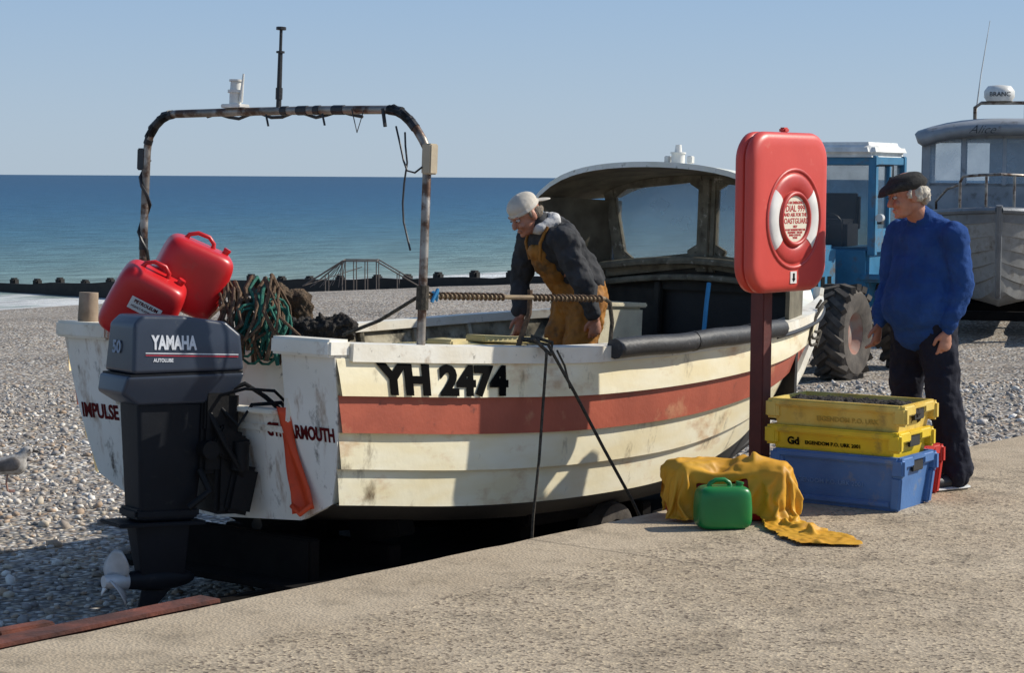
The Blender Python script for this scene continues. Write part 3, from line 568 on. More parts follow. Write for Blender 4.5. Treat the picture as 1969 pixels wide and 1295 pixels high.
hbk.tube([(.63,-1.02,1.10),(.66,-1.03,1.16),(.69,-1.0,1.11),(.66,-1.0,1.15)],.010,6,m=3)
hbk.done('hauler_bar',[m_roped,m_wood,m_ropeb,m_blue],boat)
rb=B(); rb.tube([(1.42,-.95,.90),(1.40,-1.1,.91),(1.39,-1.165,.85),(1.37,-1.17,.6),(1.34,-1.18,.3),(1.32,-1.17,0),(1.31,-1.17,-.4)],.008,7)
rb.tube([(1.40,-.98,.91),(1.42,-1.15,.89),(1.6,-1.20,.64),(1.85,-1.22,.34),(2.1,-1.25,.04),(2.25,-1.25,-.14),(2.4,-1.2,-.3)],.009,7)
rb.tube([(1.38,-1.0,.915),(1.34,-1.12,.915),(1.42,-1.17,.84),(1.47,-1.14,.9),(1.40,-1.05,.93)],.010,7)
rb.tube([(1.6,-1.17,.66),(1.55,-1.165,.78),(1.48,-1.165,.86)],.006,6)
rb.done('mooring_rope',m_roped,boat)
ob=B(); vs=[];fs=[]; nu,nv=16,9
for i in range(nu):
    s=i/(nu-1); z=.57-.50*s; yc=-.585-.075*s-.03*s*s; hw=.034+.026*s+.030*max(0,s-.75)*2
    for j in range(nv):
        q=-1+2*j/(nv-1); y=yc+hw*q+.006*math.sin(9*s+2*q); vs.append((tx(z)-.03-.016*math.cos(q*3.2+3*s)-.03*max(0,s-.8)*3,y,z-.02*q*s))
fs=[(i*nv+j,i*nv+j+1,(i+1)*nv+j+1,(i+1)*nv+j) for i in range(nu-1) for j in range(nv-1)]
ob.add(vs,fs); ob.tube([(tx(.1)-.05,-.745,.11),(tx(.08)-.09,-.70,.06),(tx(.1)-.06,-.62,.09)],.013,8)
fo=ob.done('orange_flap',m_orange,boat,smooth=60); q=fo.modifiers.new('s','SOLIDIFY'); q.thickness=.006
ob=B(); ob.cyl((.06,.85,.9),(.06,.85,1.07),.055,.05,14); ob.done('mooring_bitt',M('worn_bitt',(.38,.3,.22),(.2,.15,.1),rough=.8),boat)
def hullfn(p):
    t=.27+p.x; zt=gz(t)-.07; c=crom(Cz,t); band=(zt-c)/4
    z=zt-band+.018+p.y; f=(zt-z)/(zt-c); q=side(t,f,.028*((max(0,f)*4)%1)+.007)
    return V((q[0],-(q[1])-p.z,q[2]))
text('registration_lettering','YH 2474',.196,m_text,boat,fn=hullfn,off=.0105,sx=1.27,ext=.0015)
for s_,y_,z_,sz,sx_ in (('IMPULSE',.905,.415,.105,.74),('GT. YARMOUTH',-.46,.425,.09,.68)):
    text('name_lettering',s_,sz,m_redtext,boat,fn=lambda p,y_=y_,z_=z_:V((tx(z_+p.y)-.0125-p.z,y_-p.x,z_+p.y)),off=.0035,sx=sx_)
# ---- outboard motor
OM=empty('outboard_motor',(-.25,-.115,-.05),(0,0,R(-17)),boat)
def side_prof(poly,wt,wb_,z0,z1,bev,m,bld,seg=4):
    bm=bmesh.new(); 
    def w(z): return wb_+(wt-wb_)*(z-z0)/(z1-z0)
    a=[bm.verts.new((x,-w(z)/2,z)) for x,z in poly]; c=[bm.verts.new((x,w(z)/2,z)) for x,z in poly]; n_=len(poly)
    bm.faces.new(a); bm.faces.new(c[::-1])
    for i in range(n_): bm.faces.new((a[i],c[i],c[(i+1)%n_],a[(i+1)%n_]))
    bmesh.ops.recalc_face_normals(bm,faces=bm.faces)
    bmesh.ops.bevel(bm,geom=bm.edges[:],offset=bev,segments=seg,affect='EDGES',profile=.6); bld.fromb(bm,m)
cb=B(); side_prof([(-.265,.765),(-.255,1.0),(-.21,1.045),(.0,1.045),(.23,1.02),(.31,.96),(.325,.785)],.27,.33,.76,1.05,.022,0,cb)
side_prof([(-.29,.755),(.325,.775),(.31,.71),(.20,.625),(-.22,.615),(-.31,.67)],.34,.26,.615,.775,.018,0,cb)
cb.box((.02,0,.768),(.59,.322,.010),m=1,rot=(0,R(-2),0))
cb.done('cowling',[m_navy,m_navyd],OM,smooth=40)
lg=B(); side_prof([(-.21,.63),(.18,.63),(.15,.40),(.12,.05),(-.17,.05),(-.19,.35)],.22,.18,.05,.63,.022,0,lg)
lg.box((-.06,0,.04),(.46,.24,.018),bev=.006); lg.box((-.03,0,.09),(.34,.20,.05),bev=.012)
side_prof([(-.18,.05),(.11,.05),(.10,-.22),(-.13,-.22)],.13,.08,-.22,.05,.012,0,lg)
lg.ell((-.03,0,-.24),(.20,.055,.056)); lg.cyl((-.19,0,-.24),(-.09,0,-.24),.042,.052)
side_prof([(-.10,-.25),(.08,-.25),(-.04,-.38),(-.13,-.38)],.015,.02,-.38,-.25,.004,0,lg,2)
lg.done('motor_leg',m_navyd,OM,smooth=35)
pb=B(); pb.cyl((-.31,0,-.24),(-.19,0,-.24),.030,.044,16)
for k in range(3):
    a0=k*2.094+math.pi/2+.15; vs=[];fs=[]; nu,nv=8,7
    for i in range(nu):
        rr=.030+.125*i/(nu-1); w=.062*math.sin(math.pi*(.22+.72*i/(nu-1)))**.8+.006; pit=.95-.5*i/(nu-1)
        for j in range(nv):
            s=(j/(nv-1)-.5)*2; an=a0+s*w*math.cos(pit)/rr ; xx=-.25+s*w*math.sin(pit)
            vs.append((xx,rr*math.cos(an),-.24+rr*math.sin(an)))
    fs=[(i*nv+j,i*nv+j+1,(i+1)*nv+j+1,(i+1)*nv+j) for i in range(nu-1) for j in range(nv-1)]
    pb.add(vs,fs)
po=pb.done('propeller',m_prop,OM,smooth=50)
sm_=po.modifiers.new('s','SOLIDIFY'); sm_.thickness=.006
kb=B(); kb.box((.22,0,.48),(.2,.28,.40),bev=.02); kb.box((.28,.0,.28),(.16,.30,.40),bev=.02); kb.box((.19,-.12,.60),(.12,.05,.22),bev=.01); kb.cyl((.15,-.18,.40),(.15,.18,.40),.045); kb.box((.26,-.15,.42),(.18,.05,.14),rot=(0,.5,0),bev=.01); kb.cyl((.31,-.17,.30),(.31,-.17,.44),.045); kb.box((.33,-.13,.20),(.14,.10,.24),rot=(0,.2,0),bev=.02)
kb.tube([(.2,-.1,.66),(.33,-.16,.72),(.42,-.2,.66),(.5,-.2,.6)],.012,8); kb.tube([(.2,-.12,.62),(.28,-.2,.52),(.35,-.2,.62),(.5,-.22,.63),(.62,-.1,.56)],.010,8); kb.tube([(.15,-.12,.6),(.2,-.2,.45),(.30,-.2,.3),(.34,-.15,.25)],.014,8)
kb.tube([(.2,-.14,.66),(.3,-.22,.70),(.45,-.24,.69),(.55,-.2,.62),(.66,-.1,.55)],.008,8)
kb.tube([(.12,-.12,.3),(.15,-.17,.2),(.05,-.15,.12)],.018,8)
kb.done('clamp_bracket',M('black_bracket',(.008,.008,.009),rough=.6,spec=.25),OM)
sl=math.atan2(.03,.29)
def cowlT(x,z): y=-(.33-(.06)*(z-.76)/.29)/2-.002; return TM((x,y,z),(1,0,0),(0,math.sin(sl),math.cos(sl)))
text('brand_lettering','YAMAHA',.090,m_litew,OM,T=cowlT(-.165,.887),off=.004,sx=.62)
text('model_lettering','AUTOLUBE',.024,m_litew,OM,T=cowlT(-.16,.825),off=.0008,sx=.85)
text('power_lettering','50',.085,M('outline_lettering',(.30,.38,.50),bump=0),OM,T=TM((-.2675,.075,.86),(0,-1,0),(.04,0,1)),off=.002,sx=1.1)
st=B(); T=cowlT(-.20,.864); 
for dy,m_,h in ((0,0,.005),(-.011,1,.005)):
    c=[T@V((0,dy,.001)),T@V((.49,dy-.004,.001)),T@V((.49,dy-.004+h,.001)),T@V((0,dy+h,.001))]; st.add(c,[(0,1,2,3)],m_)
st.done('stripe',[m_litew,m_redline],OM,smooth=0)

# ------------------------------------------------------------------ trailer
tr=empty('boat_trailer',(-1.62,10.28,0),(0,R(1.2),BA)); tag(tr,'low dark steel trailer with rusty rails under the clinker boat','trailer')
b=B()
b.box((1.9,-.50,-.37),(6.5,.05,.08),bev=.008); b.box((2.7,.46,-.35),(5.0,.06,.09),bev=.008)
for x in (.9,2.0,3.2,4.6): b.box((x,0,-.26),(.1,1.2,.12),bev=.008)
for x in (.9,2.2,3.6):
    b.box((x,0,-.17),(.14,.3,.12),bev=.01)
    for s in (-1,1): b.box((x,s*.5,-.10),(.14,.34,.16),rot=(s*.25,0,0),bev=.01)
b.box((2.3,-.66,-.10),(.9,.12,.2),bev=.02)
b.box((2.2,0,-.325),(4.2,1.35,.03),bev=.004); b.box((.30,.0,-.22),(.08,1.2,.24),bev=.01)  # bed plate added to darken the gap under the hull
b.done('trailer_frame',m_darksteel,tr)
b=B(); b.box((-1.42,-.50,-.355),(.30,.08,.13),bev=.008); b.done('rail_end',m_rust,tr)
for s in (-1,1):
    b=B(); b.lathe([(.08,-.08),(.13,-.09),(.17,-.08),(.18,-.03),(.18,.03),(.17,.08),(.13,.09),(.08,.08)],Matrix.Translation((2.6,s*.72,-.30))@Matrix.Rotation(R(90),4,'X')); b.cyl((2.6,s*.72-.07,-.30),(2.6,s*.72+.07,-.30),.1,m=1)
    b.done('wheel',[m_tyre,m_darksteel],tr)
b=B(); w0=E0+U*(-3.35)+NP*.20; b.box((0,0,0),(3.1,.07,.12),bev=.008); b.box((0,-.02,.055),(3.1,.12,.018),bev=.004)
o=b.done('steel_beam',m_rust,loc=(w0.x,w0.y,-.085),rot=(0,0,EA)); tag(o,'rusty red steel beam lying along the promenade edge','beam')

# ------------------------------------------------------------------ jerrycans
def jerrycan(name,loc,rot,size,mat,label,lab=False,group=None,big=False,top=True):
    e=empty(name,loc,rot); tag(e,label,'jerrycan',group)
    w,d,h=size; b=B(); bh=.97 if big else .86
    nu,nv=40,24; vs=[];fs=[]
    def se(c,p): return math.copysign(abs(c)**p,c)
    for i in range(nv+1):
        ph=-math.pi/2+math.pi*i/nv
        for j in range(nu):
            th=2*math.pi*j/nu; cz=se(math.cos(ph),.32)
            x=se(math.cos(th),.42)*cz; y=se(math.sin(th),.42)*cz; z=se(math.sin(ph),.36)
            k=1-.05*max(0,z); rb_=1-.02*math.exp(-((z-.15)/.05)**2)-.02*math.exp(-((z+.3)/.05)**2)
            vs.append((x*w/2*k*rb_,y*d/2*k*rb_,h*bh*(z+1)/2))
    fs=[(i*nu+j,i*nu+(j+1)%nu,(i+1)*nu+(j+1)%nu,(i+1)*nu+j) for i in range(nv) for j in range(nu)]
    b.add(vs,fs); b.done('body',mat,e,smooth=80)
    up=.12 if top else .05
    b=B(); r0=.011; b.tube([(-w*.26,0,h*(bh-.03)),(-w*.24,0,h*(bh+up*.4)),(-w*.14,0,h*(bh+up*.95)),(w*.02,0,h*(bh+up)),(w*.11,0,h*(bh+up*.5)),(w*.13,0,h*(bh-.03))],[r0*1.3,r0,r0,r0,r0,r0*1.3],10,flat=1.2); b.done('handle',mat,e,smooth=60)
    b=B(); r_=.018; up=up*.6
    b.cyl((w*.29,0,h*(bh-.06)),(w*.31,0,h*(bh+up*.6)),r_,r_,16); b.cyl((w*.308,0,h*(bh+up*.5)),(w*.313,0,h*(bh+up)),r_*1.15,r_*1.1,16); b.done('screw_cap',mat,e,smooth=40)
    if lab:
        b=B(); b.box((.01,-d/2-.0015,h*.56),(w*.46,.004,h*.17)); b.done('paper_label',m_ringw,e)
        T=TM((.01,-d/2-.0045,h*.58),(1,0,0),(0,0,1)); text('label_lettering','PETROLEUM',.023,m_redtext,e,T=T,align='CENTER',off=.0006)
        T=TM((.01,-d/2-.0045,h*.515),(1,0,0),(0,0,1)); text('label_lettering','HIGHLY FLAMMABLE',.015,m_redtext,e,T=T,align='CENTER')
    return e
jerrycan('jerrycan',(-1.95,10.50,.87),(R(14),R(28),R(10)),(.36,.28,.38),m_can,'red plastic jerrycan with a white label propped on the stern',True,'red jerrycans',True)
jerrycan('jerrycan',(-1.73,10.68,1.00),(R(6),R(24),R(14)),(.38,.31,.37),m_can,'red plastic jerrycan leaning on the other can and the rope pile',False,'red jerrycans',True)
jerrycan('jerrycan',(1.02,9.93,0),(0,0,R(10)),(.27,.17,.24),m_green,'small green plastic petrol can beside the oilskins')
jerrycan('jerrycan',(.92,10.26,0),(0,0,R(25)),(.28,.20,.29),m_can,'red plastic jerrycan half covered by ochre oilskins',False,'red jerrycans',top=False)
jerrycan('jerrycan',(1.24,10.20,0),(0,0,R(-12)),(.26,.20,.28),m_can,'red plastic jerrycan under the ochre oilskins',False,'red jerrycans',top=False)

rp=B()
random.seed(8)
for k in range(44):
    x=random.uniform(-.14,.17); y=random.uniform(-.1,.1); h=random.uniform(.20,.36); m_=1 if random.random()<.34 and x>-.02 else 0
    sw=random.uniform(-.08,.08); zb0=random.uniform(-.08,.05)
    rp.tube([(x+sw,y-.10,zb0),(x+sw*.9+random.uniform(-.05,.05),y-.13,h*.35),(x+random.uniform(-.05,.05),y-.12,h*.65),(x+random.uniform(-.04,.04),y-.06,h*.95),(x,y,h+.04),(x+.04,y+.1,h*.8),(x+.05,y+.14,.1)],random.uniform(.007,.012),6,m=m_)
for k in range(12):
    c=V((random.uniform(-.02,.18),-.12,random.uniform(.0,.2))); rr=random.uniform(.04,.08)
    rp.tube([c+V((rr*math.cos(a),.03*math.sin(a*2),rr*1.4*math.sin(a))) for a in [i*.5 for i in range(14)]],.007,6,m=1)
o=rp.done('rope_pile',[m_ropeb,m_ropeg],loc=(-1.35,10.62,.78)); tag(o,'tangled brown and green ropes hanging in the boat stern','rope')
nb=B(); nb.cap((-.02,0,.1),(-.02,.02,.36),.08,.06,flat=(1.2,1)); nb.cap((-.02,0,.34),(.10,.05,.34),.05,.045); nb.cap((.10,0,.32),(.12,0,.1),.05,.06)
o=nb.blob('brown_net',m_netb,vox=.010,it=2,disp=(.04,.05),disp2=(.02,.012),loc=(-1.20,10.85,.70)); tag(o,'brown fishing net draped over a frame in the boat','net')
nb=B(); nb.cap((-.16,0,0),(.12,.03,.02),.06,.07); nb.cap((.02,0,.03),(.13,0,.04),.06,.05); nb.cap((-.12,0,.03),(-.03,0,.03),.05,.05)
o=nb.blob('dark_net',m_net,vox=.008,it=1,disp=(.06,.035),disp2=(.02,.012),loc=(-.98,10.55,.88)); tag(o,'heap of dark fishing net on the boat stern','net')

# ------------------------------------------------------------------ lifebuoy station
lbs=empty('lifebuoy_station',(1.335,11.12,0),(0,0,R(50))); tag(lbs,'red lifebuoy housing with coastguard sign on a maroon post','lifebuoy')
b=B(); b.box((0,.0,.92),(.085,.085,1.84),bev=.005); b.box((0,0,.01),(.18,.18,.02),bev=.004); b.done('post',m_post,lbs)
def rrect(w,h,r,n=10):
    pts=[]
    for cx,cy,a0 in ((w/2-r,h/2-r,0),(-w/2+r,h/2-r,90),(-w/2+r,-h/2+r,180),(w/2-r,-h/2+r,270)):
        for i in range(n+1): a=R(a0+90*i/n); pts.append((cx+r*math.cos(a),cy+r*math.sin(a)))
    return pts
TH=TM((.02,-.105,1.505),(1,0,0),(0,0,1))
def hring(ins,z,w=.745,h=.845,r=.150): return [TH@V((x,y,z)) for x,y in rrect(w-2*ins,h-2*ins,r-ins*.9)]
b=B()
seq=[(.05,-.062),(.016,-.058),(.003,-.045),(0,-.03),(0,-.012),(.012,-.004),(.020,0),(.012,.004),(0,.012),(0,.030),(.006,.044),(.018,.056),(.038,.063),(.075,.065)]
b.loft([hring(a,c) for a,c in seq])
b.box((.07,-.08,1.94),(.05,.04,.03),bev=.008)
hs=b.done('housing',m_house,lbs,smooth=60)
TR=TH@Matrix.Translation((.02,-.035,-.027))
def torus(bd,R0,r0,a0,a1,z0,fl,m,n=40,k=12):
    full=abs(a1-a0)>=359; vs=[]; nn=n if full else n+1
    for i in range(nn):
        a=R(a0+(a1-a0)*i/n)
        for j in range(k):
            p=2*math.pi*j/k; rr=R0+r0*math.cos(p); vs.append(TR@V((rr*math.cos(a),rr*math.sin(a)*1.0,z0+r0*fl*math.sin(p))))
    fs=[(i*k+j,((i+1)%nn)*k+j,((i+1)%nn)*k+(j+1)%k,i*k+(j+1)%k) for i in range(n if full else n) for j in range(k)]
    if not full: fs+=[tuple(range(k)),tuple(n*k+j for j in range(k))]
    bd.add(vs,fs,m)
b=B(); torus(b,.195,.048,0,360,.088,.30,0); torus(b,.135,.014,0,360,.095,1.3,0); torus(b,.260,.012,0,360,.088,1.0,0)
torus(b,.195,.0495,-42,40,.088,.34,1,16); torus(b,.195,.0495,140,222,.088,.34,1,16)
b.done('lifebuoy_ring',[m_ringr,m_ringw],lbs,smooth=50)
b=B(); b.prism([(.130*math.cos(R(i*9)),.130*math.sin(R(i*9))) for i in range(40)],.01,TR@Matrix.Translation((0,0,.094))); b.done('sign_disc',m_sign,lbs)
TPp=TH@Matrix.Translation((.02,-.345,.0))
b=B(); b.prism([(-.03,-.032),(.03,-.032),(.03,.032),(-.03,.032)],.004,TPp@Matrix.Translation((0,0,.0665))); b.done('small_plate',m_ringw,lbs)
b=B(); b.prism([(-.006,.022),(.008,.022),(.008,-.006),(.016,-.006),(.001,-.024),(-.014,-.006),(-.006,-.006)],.003,TPp@Matrix.Translation((0,0,.0695))); b.done('plate_symbol',m_text,lbs)
for s_,sz,y_ in (('IN AN EMERGENCY',.020,.080),('DIAL 999',.048,.040),('AND ASK FOR THE',.026,.014),('COASTGUARD',.041,-.024),('HELP',.018,-.046),('DO NOT INTERFERE WITH THIS',.014,-.062),('EQUIPMENT - THE LIFE',.014,-.076),('SAVED COULD BE',.014,-.090),('YOURS',.014,-.104)):
    text('sign_lettering',s_,sz,m_signred,lbs,T=TR@Matrix.Translation((0,y_,.0995)),align='CENTER',off=.0008,ext=.0005)

# ------------------------------------------------------------------ crates
CA=math.atan2(-.56,.83); 
def crate(name,loc,mat,label,group,rotz=CA,txt=None,size=(.76,.46,.28),mark=None,nested=False):
    L_,W_,H_=size; b=B()
    def ring(s,z): return [(-L_/2*s[0],-W_/2*s[1],z),(L_/2*s[0],-W_/2*s[1],z),(L_/2*s[0],W_/2*s[1],z),(-L_/2*s[0],W_/2*s[1],z)]
    k0=(.80,.74) if nested else (.86,.80); k1=(.955,.93)
    o=ring(k0,0)+ring(k1,H_)+ring((k1[0]-.04,k1[1]-.07),H_)+ring((k0[0]-.04,k0[1]-.07),.02)
    f=[(0,3,2,1)]+[(i,(i+1)%4,4+(i+1)%4,4+i) for i in range(4)]+[(4+i,4+(i+1)%4,8+(i+1)%4,8+i) for i in range(4)]+[(8+i,8+(i+1)%4,12+(i+1)%4,12+i) for i in range(4)]+[(12,13,14,15)]
    b.add(o,f)
    for y in (-1,1):
        b.box((0,y*W_*.475,H_-.020),(L_*.94,.022,.038),bev=.008,seg=3)
        if not nested: b.box((0,y*W_*.425,H_*.12),(L_*.80,.014,.03),bev=.006)
    for x in (-1,1):
        b.box((x*L_*.483,-W_*.30,H_-.03),(.024,W_*.32,.055),bev=.008,seg=3); b.box((x*L_*.483,W_*.30,H_-.03),(.024,W_*.32,.055),bev=.008,seg=3)
        b.box((x*L_*.483,0,H_-.015),(.024,W_*.34,.024),bev=.006); b.box((x*L_*.479,0,H_-.058),(.014,W_*.28,.055),bev=.003,m=1)  # black block stands in for the shade inside the hand hole
        for y in (-1,1):
            b.box((x*L_*.465,y*W_*.450,H_-.055),(.075,.050,.10),bev=.014,seg=3)
            b.box((x*L_*.469,y*W_*.487,H_-.055),(.035,.008,.022),bev=.002,m=1)
            if not nested: b.box((x*(L_*.445),y*W_*.415,H_*.34),(.06,.05,.18),bev=.012,seg=3,rot=(y*R(-5),x*R(5),0))
    c=b.done(name,[mat,m_black],None,smooth=25,loc=loc,rot=(0,0,rotz)); tag(c,label,'crate',group)
    tl=math.atan2(W_/2*(k1[1]-k0[1]),H_)
    def tt(nm,s_,sz,m_,x_,z_,off):
        yy=-(W_/2*(k0[1]+(k1[1]-k0[1])*z_/H_))-.004
        text(nm,s_,sz,m_,c,T=TM((x_,yy,z_),(1,0,0),(0,-math.sin(tl),math.cos(tl))),off=off,ext=.001)
    if txt: tt('crate_lettering',*txt,.0005)
    if mark: tt('crate_mark',*mark,.002)
    return c
ex=V((math.cos(CA),math.sin(CA),0)); ey=V((-math.sin(CA),math.cos(CA),0))
cc=V((1.96,10.42,0))-ex*.355+ey*.20
crate('fish_crate',cc+ex*.015,m_cb,'blue plastic fish crate at the bottom of the stack','fish crates',txt=('EIGENDOM P.O. URK 2001',.034,m_faintb,-.25,.115),size=(.73,.46,.28))
crate('fish_crate',cc+V((.0,.0,.125))-ex*.012,m_cy,'bright yellow plastic fish crate stacked in the blue one','fish crates',rotz=CA,txt=('EIGENDOM P.O. URK 2001',.027,m_text,-.16,.185),mark=('Gd',.055,m_text,-.26,.180),size=(.745,.46,.28),nested=True)
crate('fish_crate',cc+V((0,0,.262))-ex*.005+ey*.005,m_cy2,'faded yellow fish crate on top of the stack','fish crates',rotz=CA+.03,txt=('EIGENDOM P.O. URK',.036,m_faint,-.11,.175),nested=True)
crate('fish_crate',cc+ey*.41-ex*.03,m_cr,'red plastic fish crate behind the yellow and blue stack','fish crates',size=(.60,.32,.27))
nb=B(); nb.cap((-.25,-.02,0),(.25,.02,0),.12,.12,flat=(1.2,.5),ref=(0,1,0)); o=nb.blob('net_heap',m_net,vox=.010,it=1,disp=(.05,.04),disp2=(.02,.012),loc=cc+V((0,0,.48)),rot=(0,0,CA)); tag(o,'dark wet netting filling the top fish crate','net')

# ------------------------------------------------------------------ oilskins (cloth draped over the cans, computed once)
random.seed(3)
st_=.0145; pts={}; 
def inside(u,v):
    fr=-.16 if abs(u+.08)<.12 else -.34
    if fr<=v<=.33 and -.45+.08*math.sin(v*12)<=u<=.42+.06*math.sin(v*11+1): return True
    if -.98<=v<-.14 and .08+.26*(-.16-v)<=u<=.44+.20*(-.16-v)-.03*math.sin(v*10): return True
    return False
ni=range(-38,52); nj=range(-70,30); vs=[]
for i in ni:
    for j in nj:
        u,v=i*st_,j*st_
        if inside(u,v):
            pts[(i,j)]=len(vs); vs.append((u*.90,v*.90,.45+.09*noise.noise(V((u*6,v*6,0)))+.035*noise.noise(V((u*14,v*14,4)))))
fs=[(pts[(i,j)],pts[(i+1,j)],pts[(i+1,j+1)],pts[(i,j+1)]) for (i,j) in pts if (i+1,j) in pts and (i+1,j+1) in pts and (i,j+1) in pts]
used=set(k for f in fs for k in f); rem={k:n for n,k in enumerate(sorted(used))}
vs=[vs[k] for k in sorted(used)]; fs=[tuple(rem[k] for k in f) for f in fs]
me=bpy.data.meshes.new('cl'); me.from_pydata(vs,[],fs); me.update()
clo=bpy.data.objects.new('cl',me); COL.objects.link(clo); clo.location=(1.09,10.20,0)
tmp=[]
def coll(bld,name):
    o=bld.done(name,m_black,smooth=0); md=o.modifiers.new('c','COLLISION'); o.collision.thickness_outer=.008; o.collision.cloth_friction=15; tmp.append(o)
cbx=B(); cbx.box((1.1,10.1,-.1),(4,4,.2)); coll(cbx,'g')
cbx=B(); cbx.box((.92,10.26,.135),(.285,.205,.275),rot=(0,0,R(25)),bev=.025,seg=2); coll(cbx,'a')
cbx=B(); cbx.box((1.24,10.20,.135),(.265,.205,.275),rot=(0,0,R(-12)),bev=.025,seg=2); coll(cbx,'b')
cbx=B(); cbx.ell((1.22,10.20,.25),(.11,.05,.05)); coll(cbx,'d')
cbx=B(); cbx.box((1.02,9.93,.125),(.28,.18,.25),rot=(0,0,R(10)),bev=.025); coll(cbx,'e')
cm=clo.modifiers.new('cloth','CLOTH'); cs=cm.settings; cs.quality=7; cs.mass=.3; cs.tension_stiffness=25; cs.compression_stiffness=12; cs.shear_stiffness=5; cs.bending_stiffness=.25; cs.air_damping=1; cs.shrink_min=-.07
cm.collision_settings.distance_min=.006; cm.collision_settings.use_self_collision=True; cm.collision_settings.self_distance_min=.005; cm.collision_settings.collision_quality=4
cm.point_cache.frame_start=1; cm.point_cache.frame_end=75
scene.frame_start=1; scene.frame_end=75
for f in range(1,58): scene.frame_set(f)
dg=bpy.context.evaluated_depsgraph_get()
nm=bpy.data.meshes.new_from_object(clo.evaluated_get(dg))
bpy.data.objects.remove(clo)
for o in tmp: bpy.data.objects.remove(o)
scene.frame_set(1)
nm.materials.clear(); nm.materials.append(m_oil); nm.name='oilskins'; nm.polygons.foreach_set('use_smooth',[True]*len(nm.polygons))
oo=bpy.data.objects.new('oilskins',nm); COL.objects.link(oo); oo.location=(1.09,10.20,0)
md=oo.modifiers.new('m','SMOOTH'); md.factor=.4; md.iterations=2
md=oo.modifiers.new('s','SOLIDIFY'); md.thickness=.002; md=oo.modifiers.new('u','SUBSURF'); md.levels=1; md.render_levels=1
tag(oo,'crumpled ochre oilskin trousers thrown over fuel cans','oilskins')

# ------------------------------------------------------------------ people
def hand(b,w,d,s,curl=1.0):
    w=V(w); d=V(d).normalized(); s=(V(s)-d*V(s).dot(d)).normalized(); n=d.cross(s) ; 
    b.cap(w-d*.01,w+d*.045,.026,.032,flat=(1,.55),ref=s); b.cap(w+d*.04,w+d*.075,.034,.036,flat=(1.05,.42),ref=s)
    for i,(ln,off) in enumerate(((.072,.031),(.082,.0105),(.076,-.0105),(.060,-.031))):
        base=w+d*(.080-.004*(i==3))+s*off; a=R((18+4*i)*curl); d1=(d*math.cos(a)+n*math.sin(a)+s*(.05-.03*i)).normalized(); p1=base+d1*ln*.55
        a2=R((52+5*i)*curl); d2=(d*math.cos(a2)+n*math.sin(a2)).normalized(); b.cap(base-d*.012,p1,.0092,.0088,n=10); b.cap(p1,p1+d2*ln*.5,.0088,.0072,n=10)
    t0=w+d*.02+s*.026; t1=t0+(d*.7+s*.62+n*.25).normalized()*.042; t2=t1+(d*.92+s*.1+n*.4).normalized()*.032
    b.cap(t0,t1,.014,.0115,n=10); b.cap(t1,t2,.0112,.009,n=10)
def head(b,c,Rm):
    def P(x,y,z): return V(c)+Rm@V((x,y,z))
    def el(p,r): b.ell(P(*p),r,rot=Rm)
    el((-.012,0,.025),(.098,.076,.095)); el((.03,0,-.03),(.062,.060,.085)); el((.045,0,-.085),(.045,.045,.034)); el((.0,.0,-.055),(.065,.058,.05))
    b.cap(P(.088,0,.012),P(.110,0,-.028),.009,.0155,n=10); el((.104,0,-.033),(.013,.017,.010)); el((.082,.034,-.030),(.018,.02,.02)); el((.082,-.034,-.030),(.018,.02,.02))
    b.cap(P(.084,-.04,.026),P(.084,.04,.026),.011,.011,n=10); el((.092,0,-.064),(.010,.024,.006)); el((.089,0,-.073),(.011,.021,.007)); el((.083,0,-.098),(.016,.02,.014))
    for s in (1,-1): el((-.005,s*.074,-.012),(.021,.011,.033))
    return P
m_eyew=M('eye_white',(.5,.45,.42),rough=.3,bump=0)
def eyes(P,parent):
    for s in (1,-1):
        e=B(); e.ell(P(.0835,s*.031,.006),(.0125,.0125,.010)); e.ell(P(.093,s*.031,.006),(.005,.006,.006),m=1); e.done('eye',[m_eyew,m_eye],parent,smooth=60)

PL=(2.26,11.40,0); yaw=math.atan2(-.60,-.80)
b=B(); HC=V((.155,0,1.60)); RH=Euler((0,R(16),R(-24))).to_matrix()
P_=head(b,HC,RH); b.cap((.02,0,1.44),(.11,0,1.54),.064,.056)
b.cap((0,0,1.30),(0,0,1.0),.12,.12,flat=(1.3,.85)); 
LA=[(0,.200,1.38),(-.035,.235,1.11),(.04,.210,.875)]; RA=[(0,-.200,1.38),(.0,-.245,1.11),(.12,-.215,.89)]
for A_ in (LA,RA): b.cap(A_[0],A_[1],.048,.04); b.cap(A_[1],A_[2],.038,.027)
hand(b,(.045,.208,.865),(.12,-.02,-1),(1,-.25,0)); hand(b,(.125,-.213,.88),(.2,.05,-1),(1,.25,0),1.2)
b.cap((0,0,1.38),(0,.18,1.38),.05,.045); b.cap((0,0,1.38),(0,-.18,1.38),.05,.045)
FT={1:(-.02,.225),-1:(-.07,-.15)}
for s in (1,-1):
    fx,fy=FT[s]; b.cap((0,0,.98),(0,s*.09,.90),.12,.09); b.cap((0,s*.09,.9),(.01+fx*.4,s*.05+fy*.5,.5),.075,.052); b.cap((.01+fx*.4,s*.05+fy*.5,.5),(fx-.02,fy,.09),.052,.034); b.cap((fx-.03,fy,.05),(fx+.12,fy-.02,.035),.035,.028)
man=b.blob('person',m_skin,vox=.0048,it=3,loc=PL,rot=(0,0,yaw)); tag(man,'man in blue sweater, dark trousers and flat cap standing by crates','person')
eyes(P_,man)
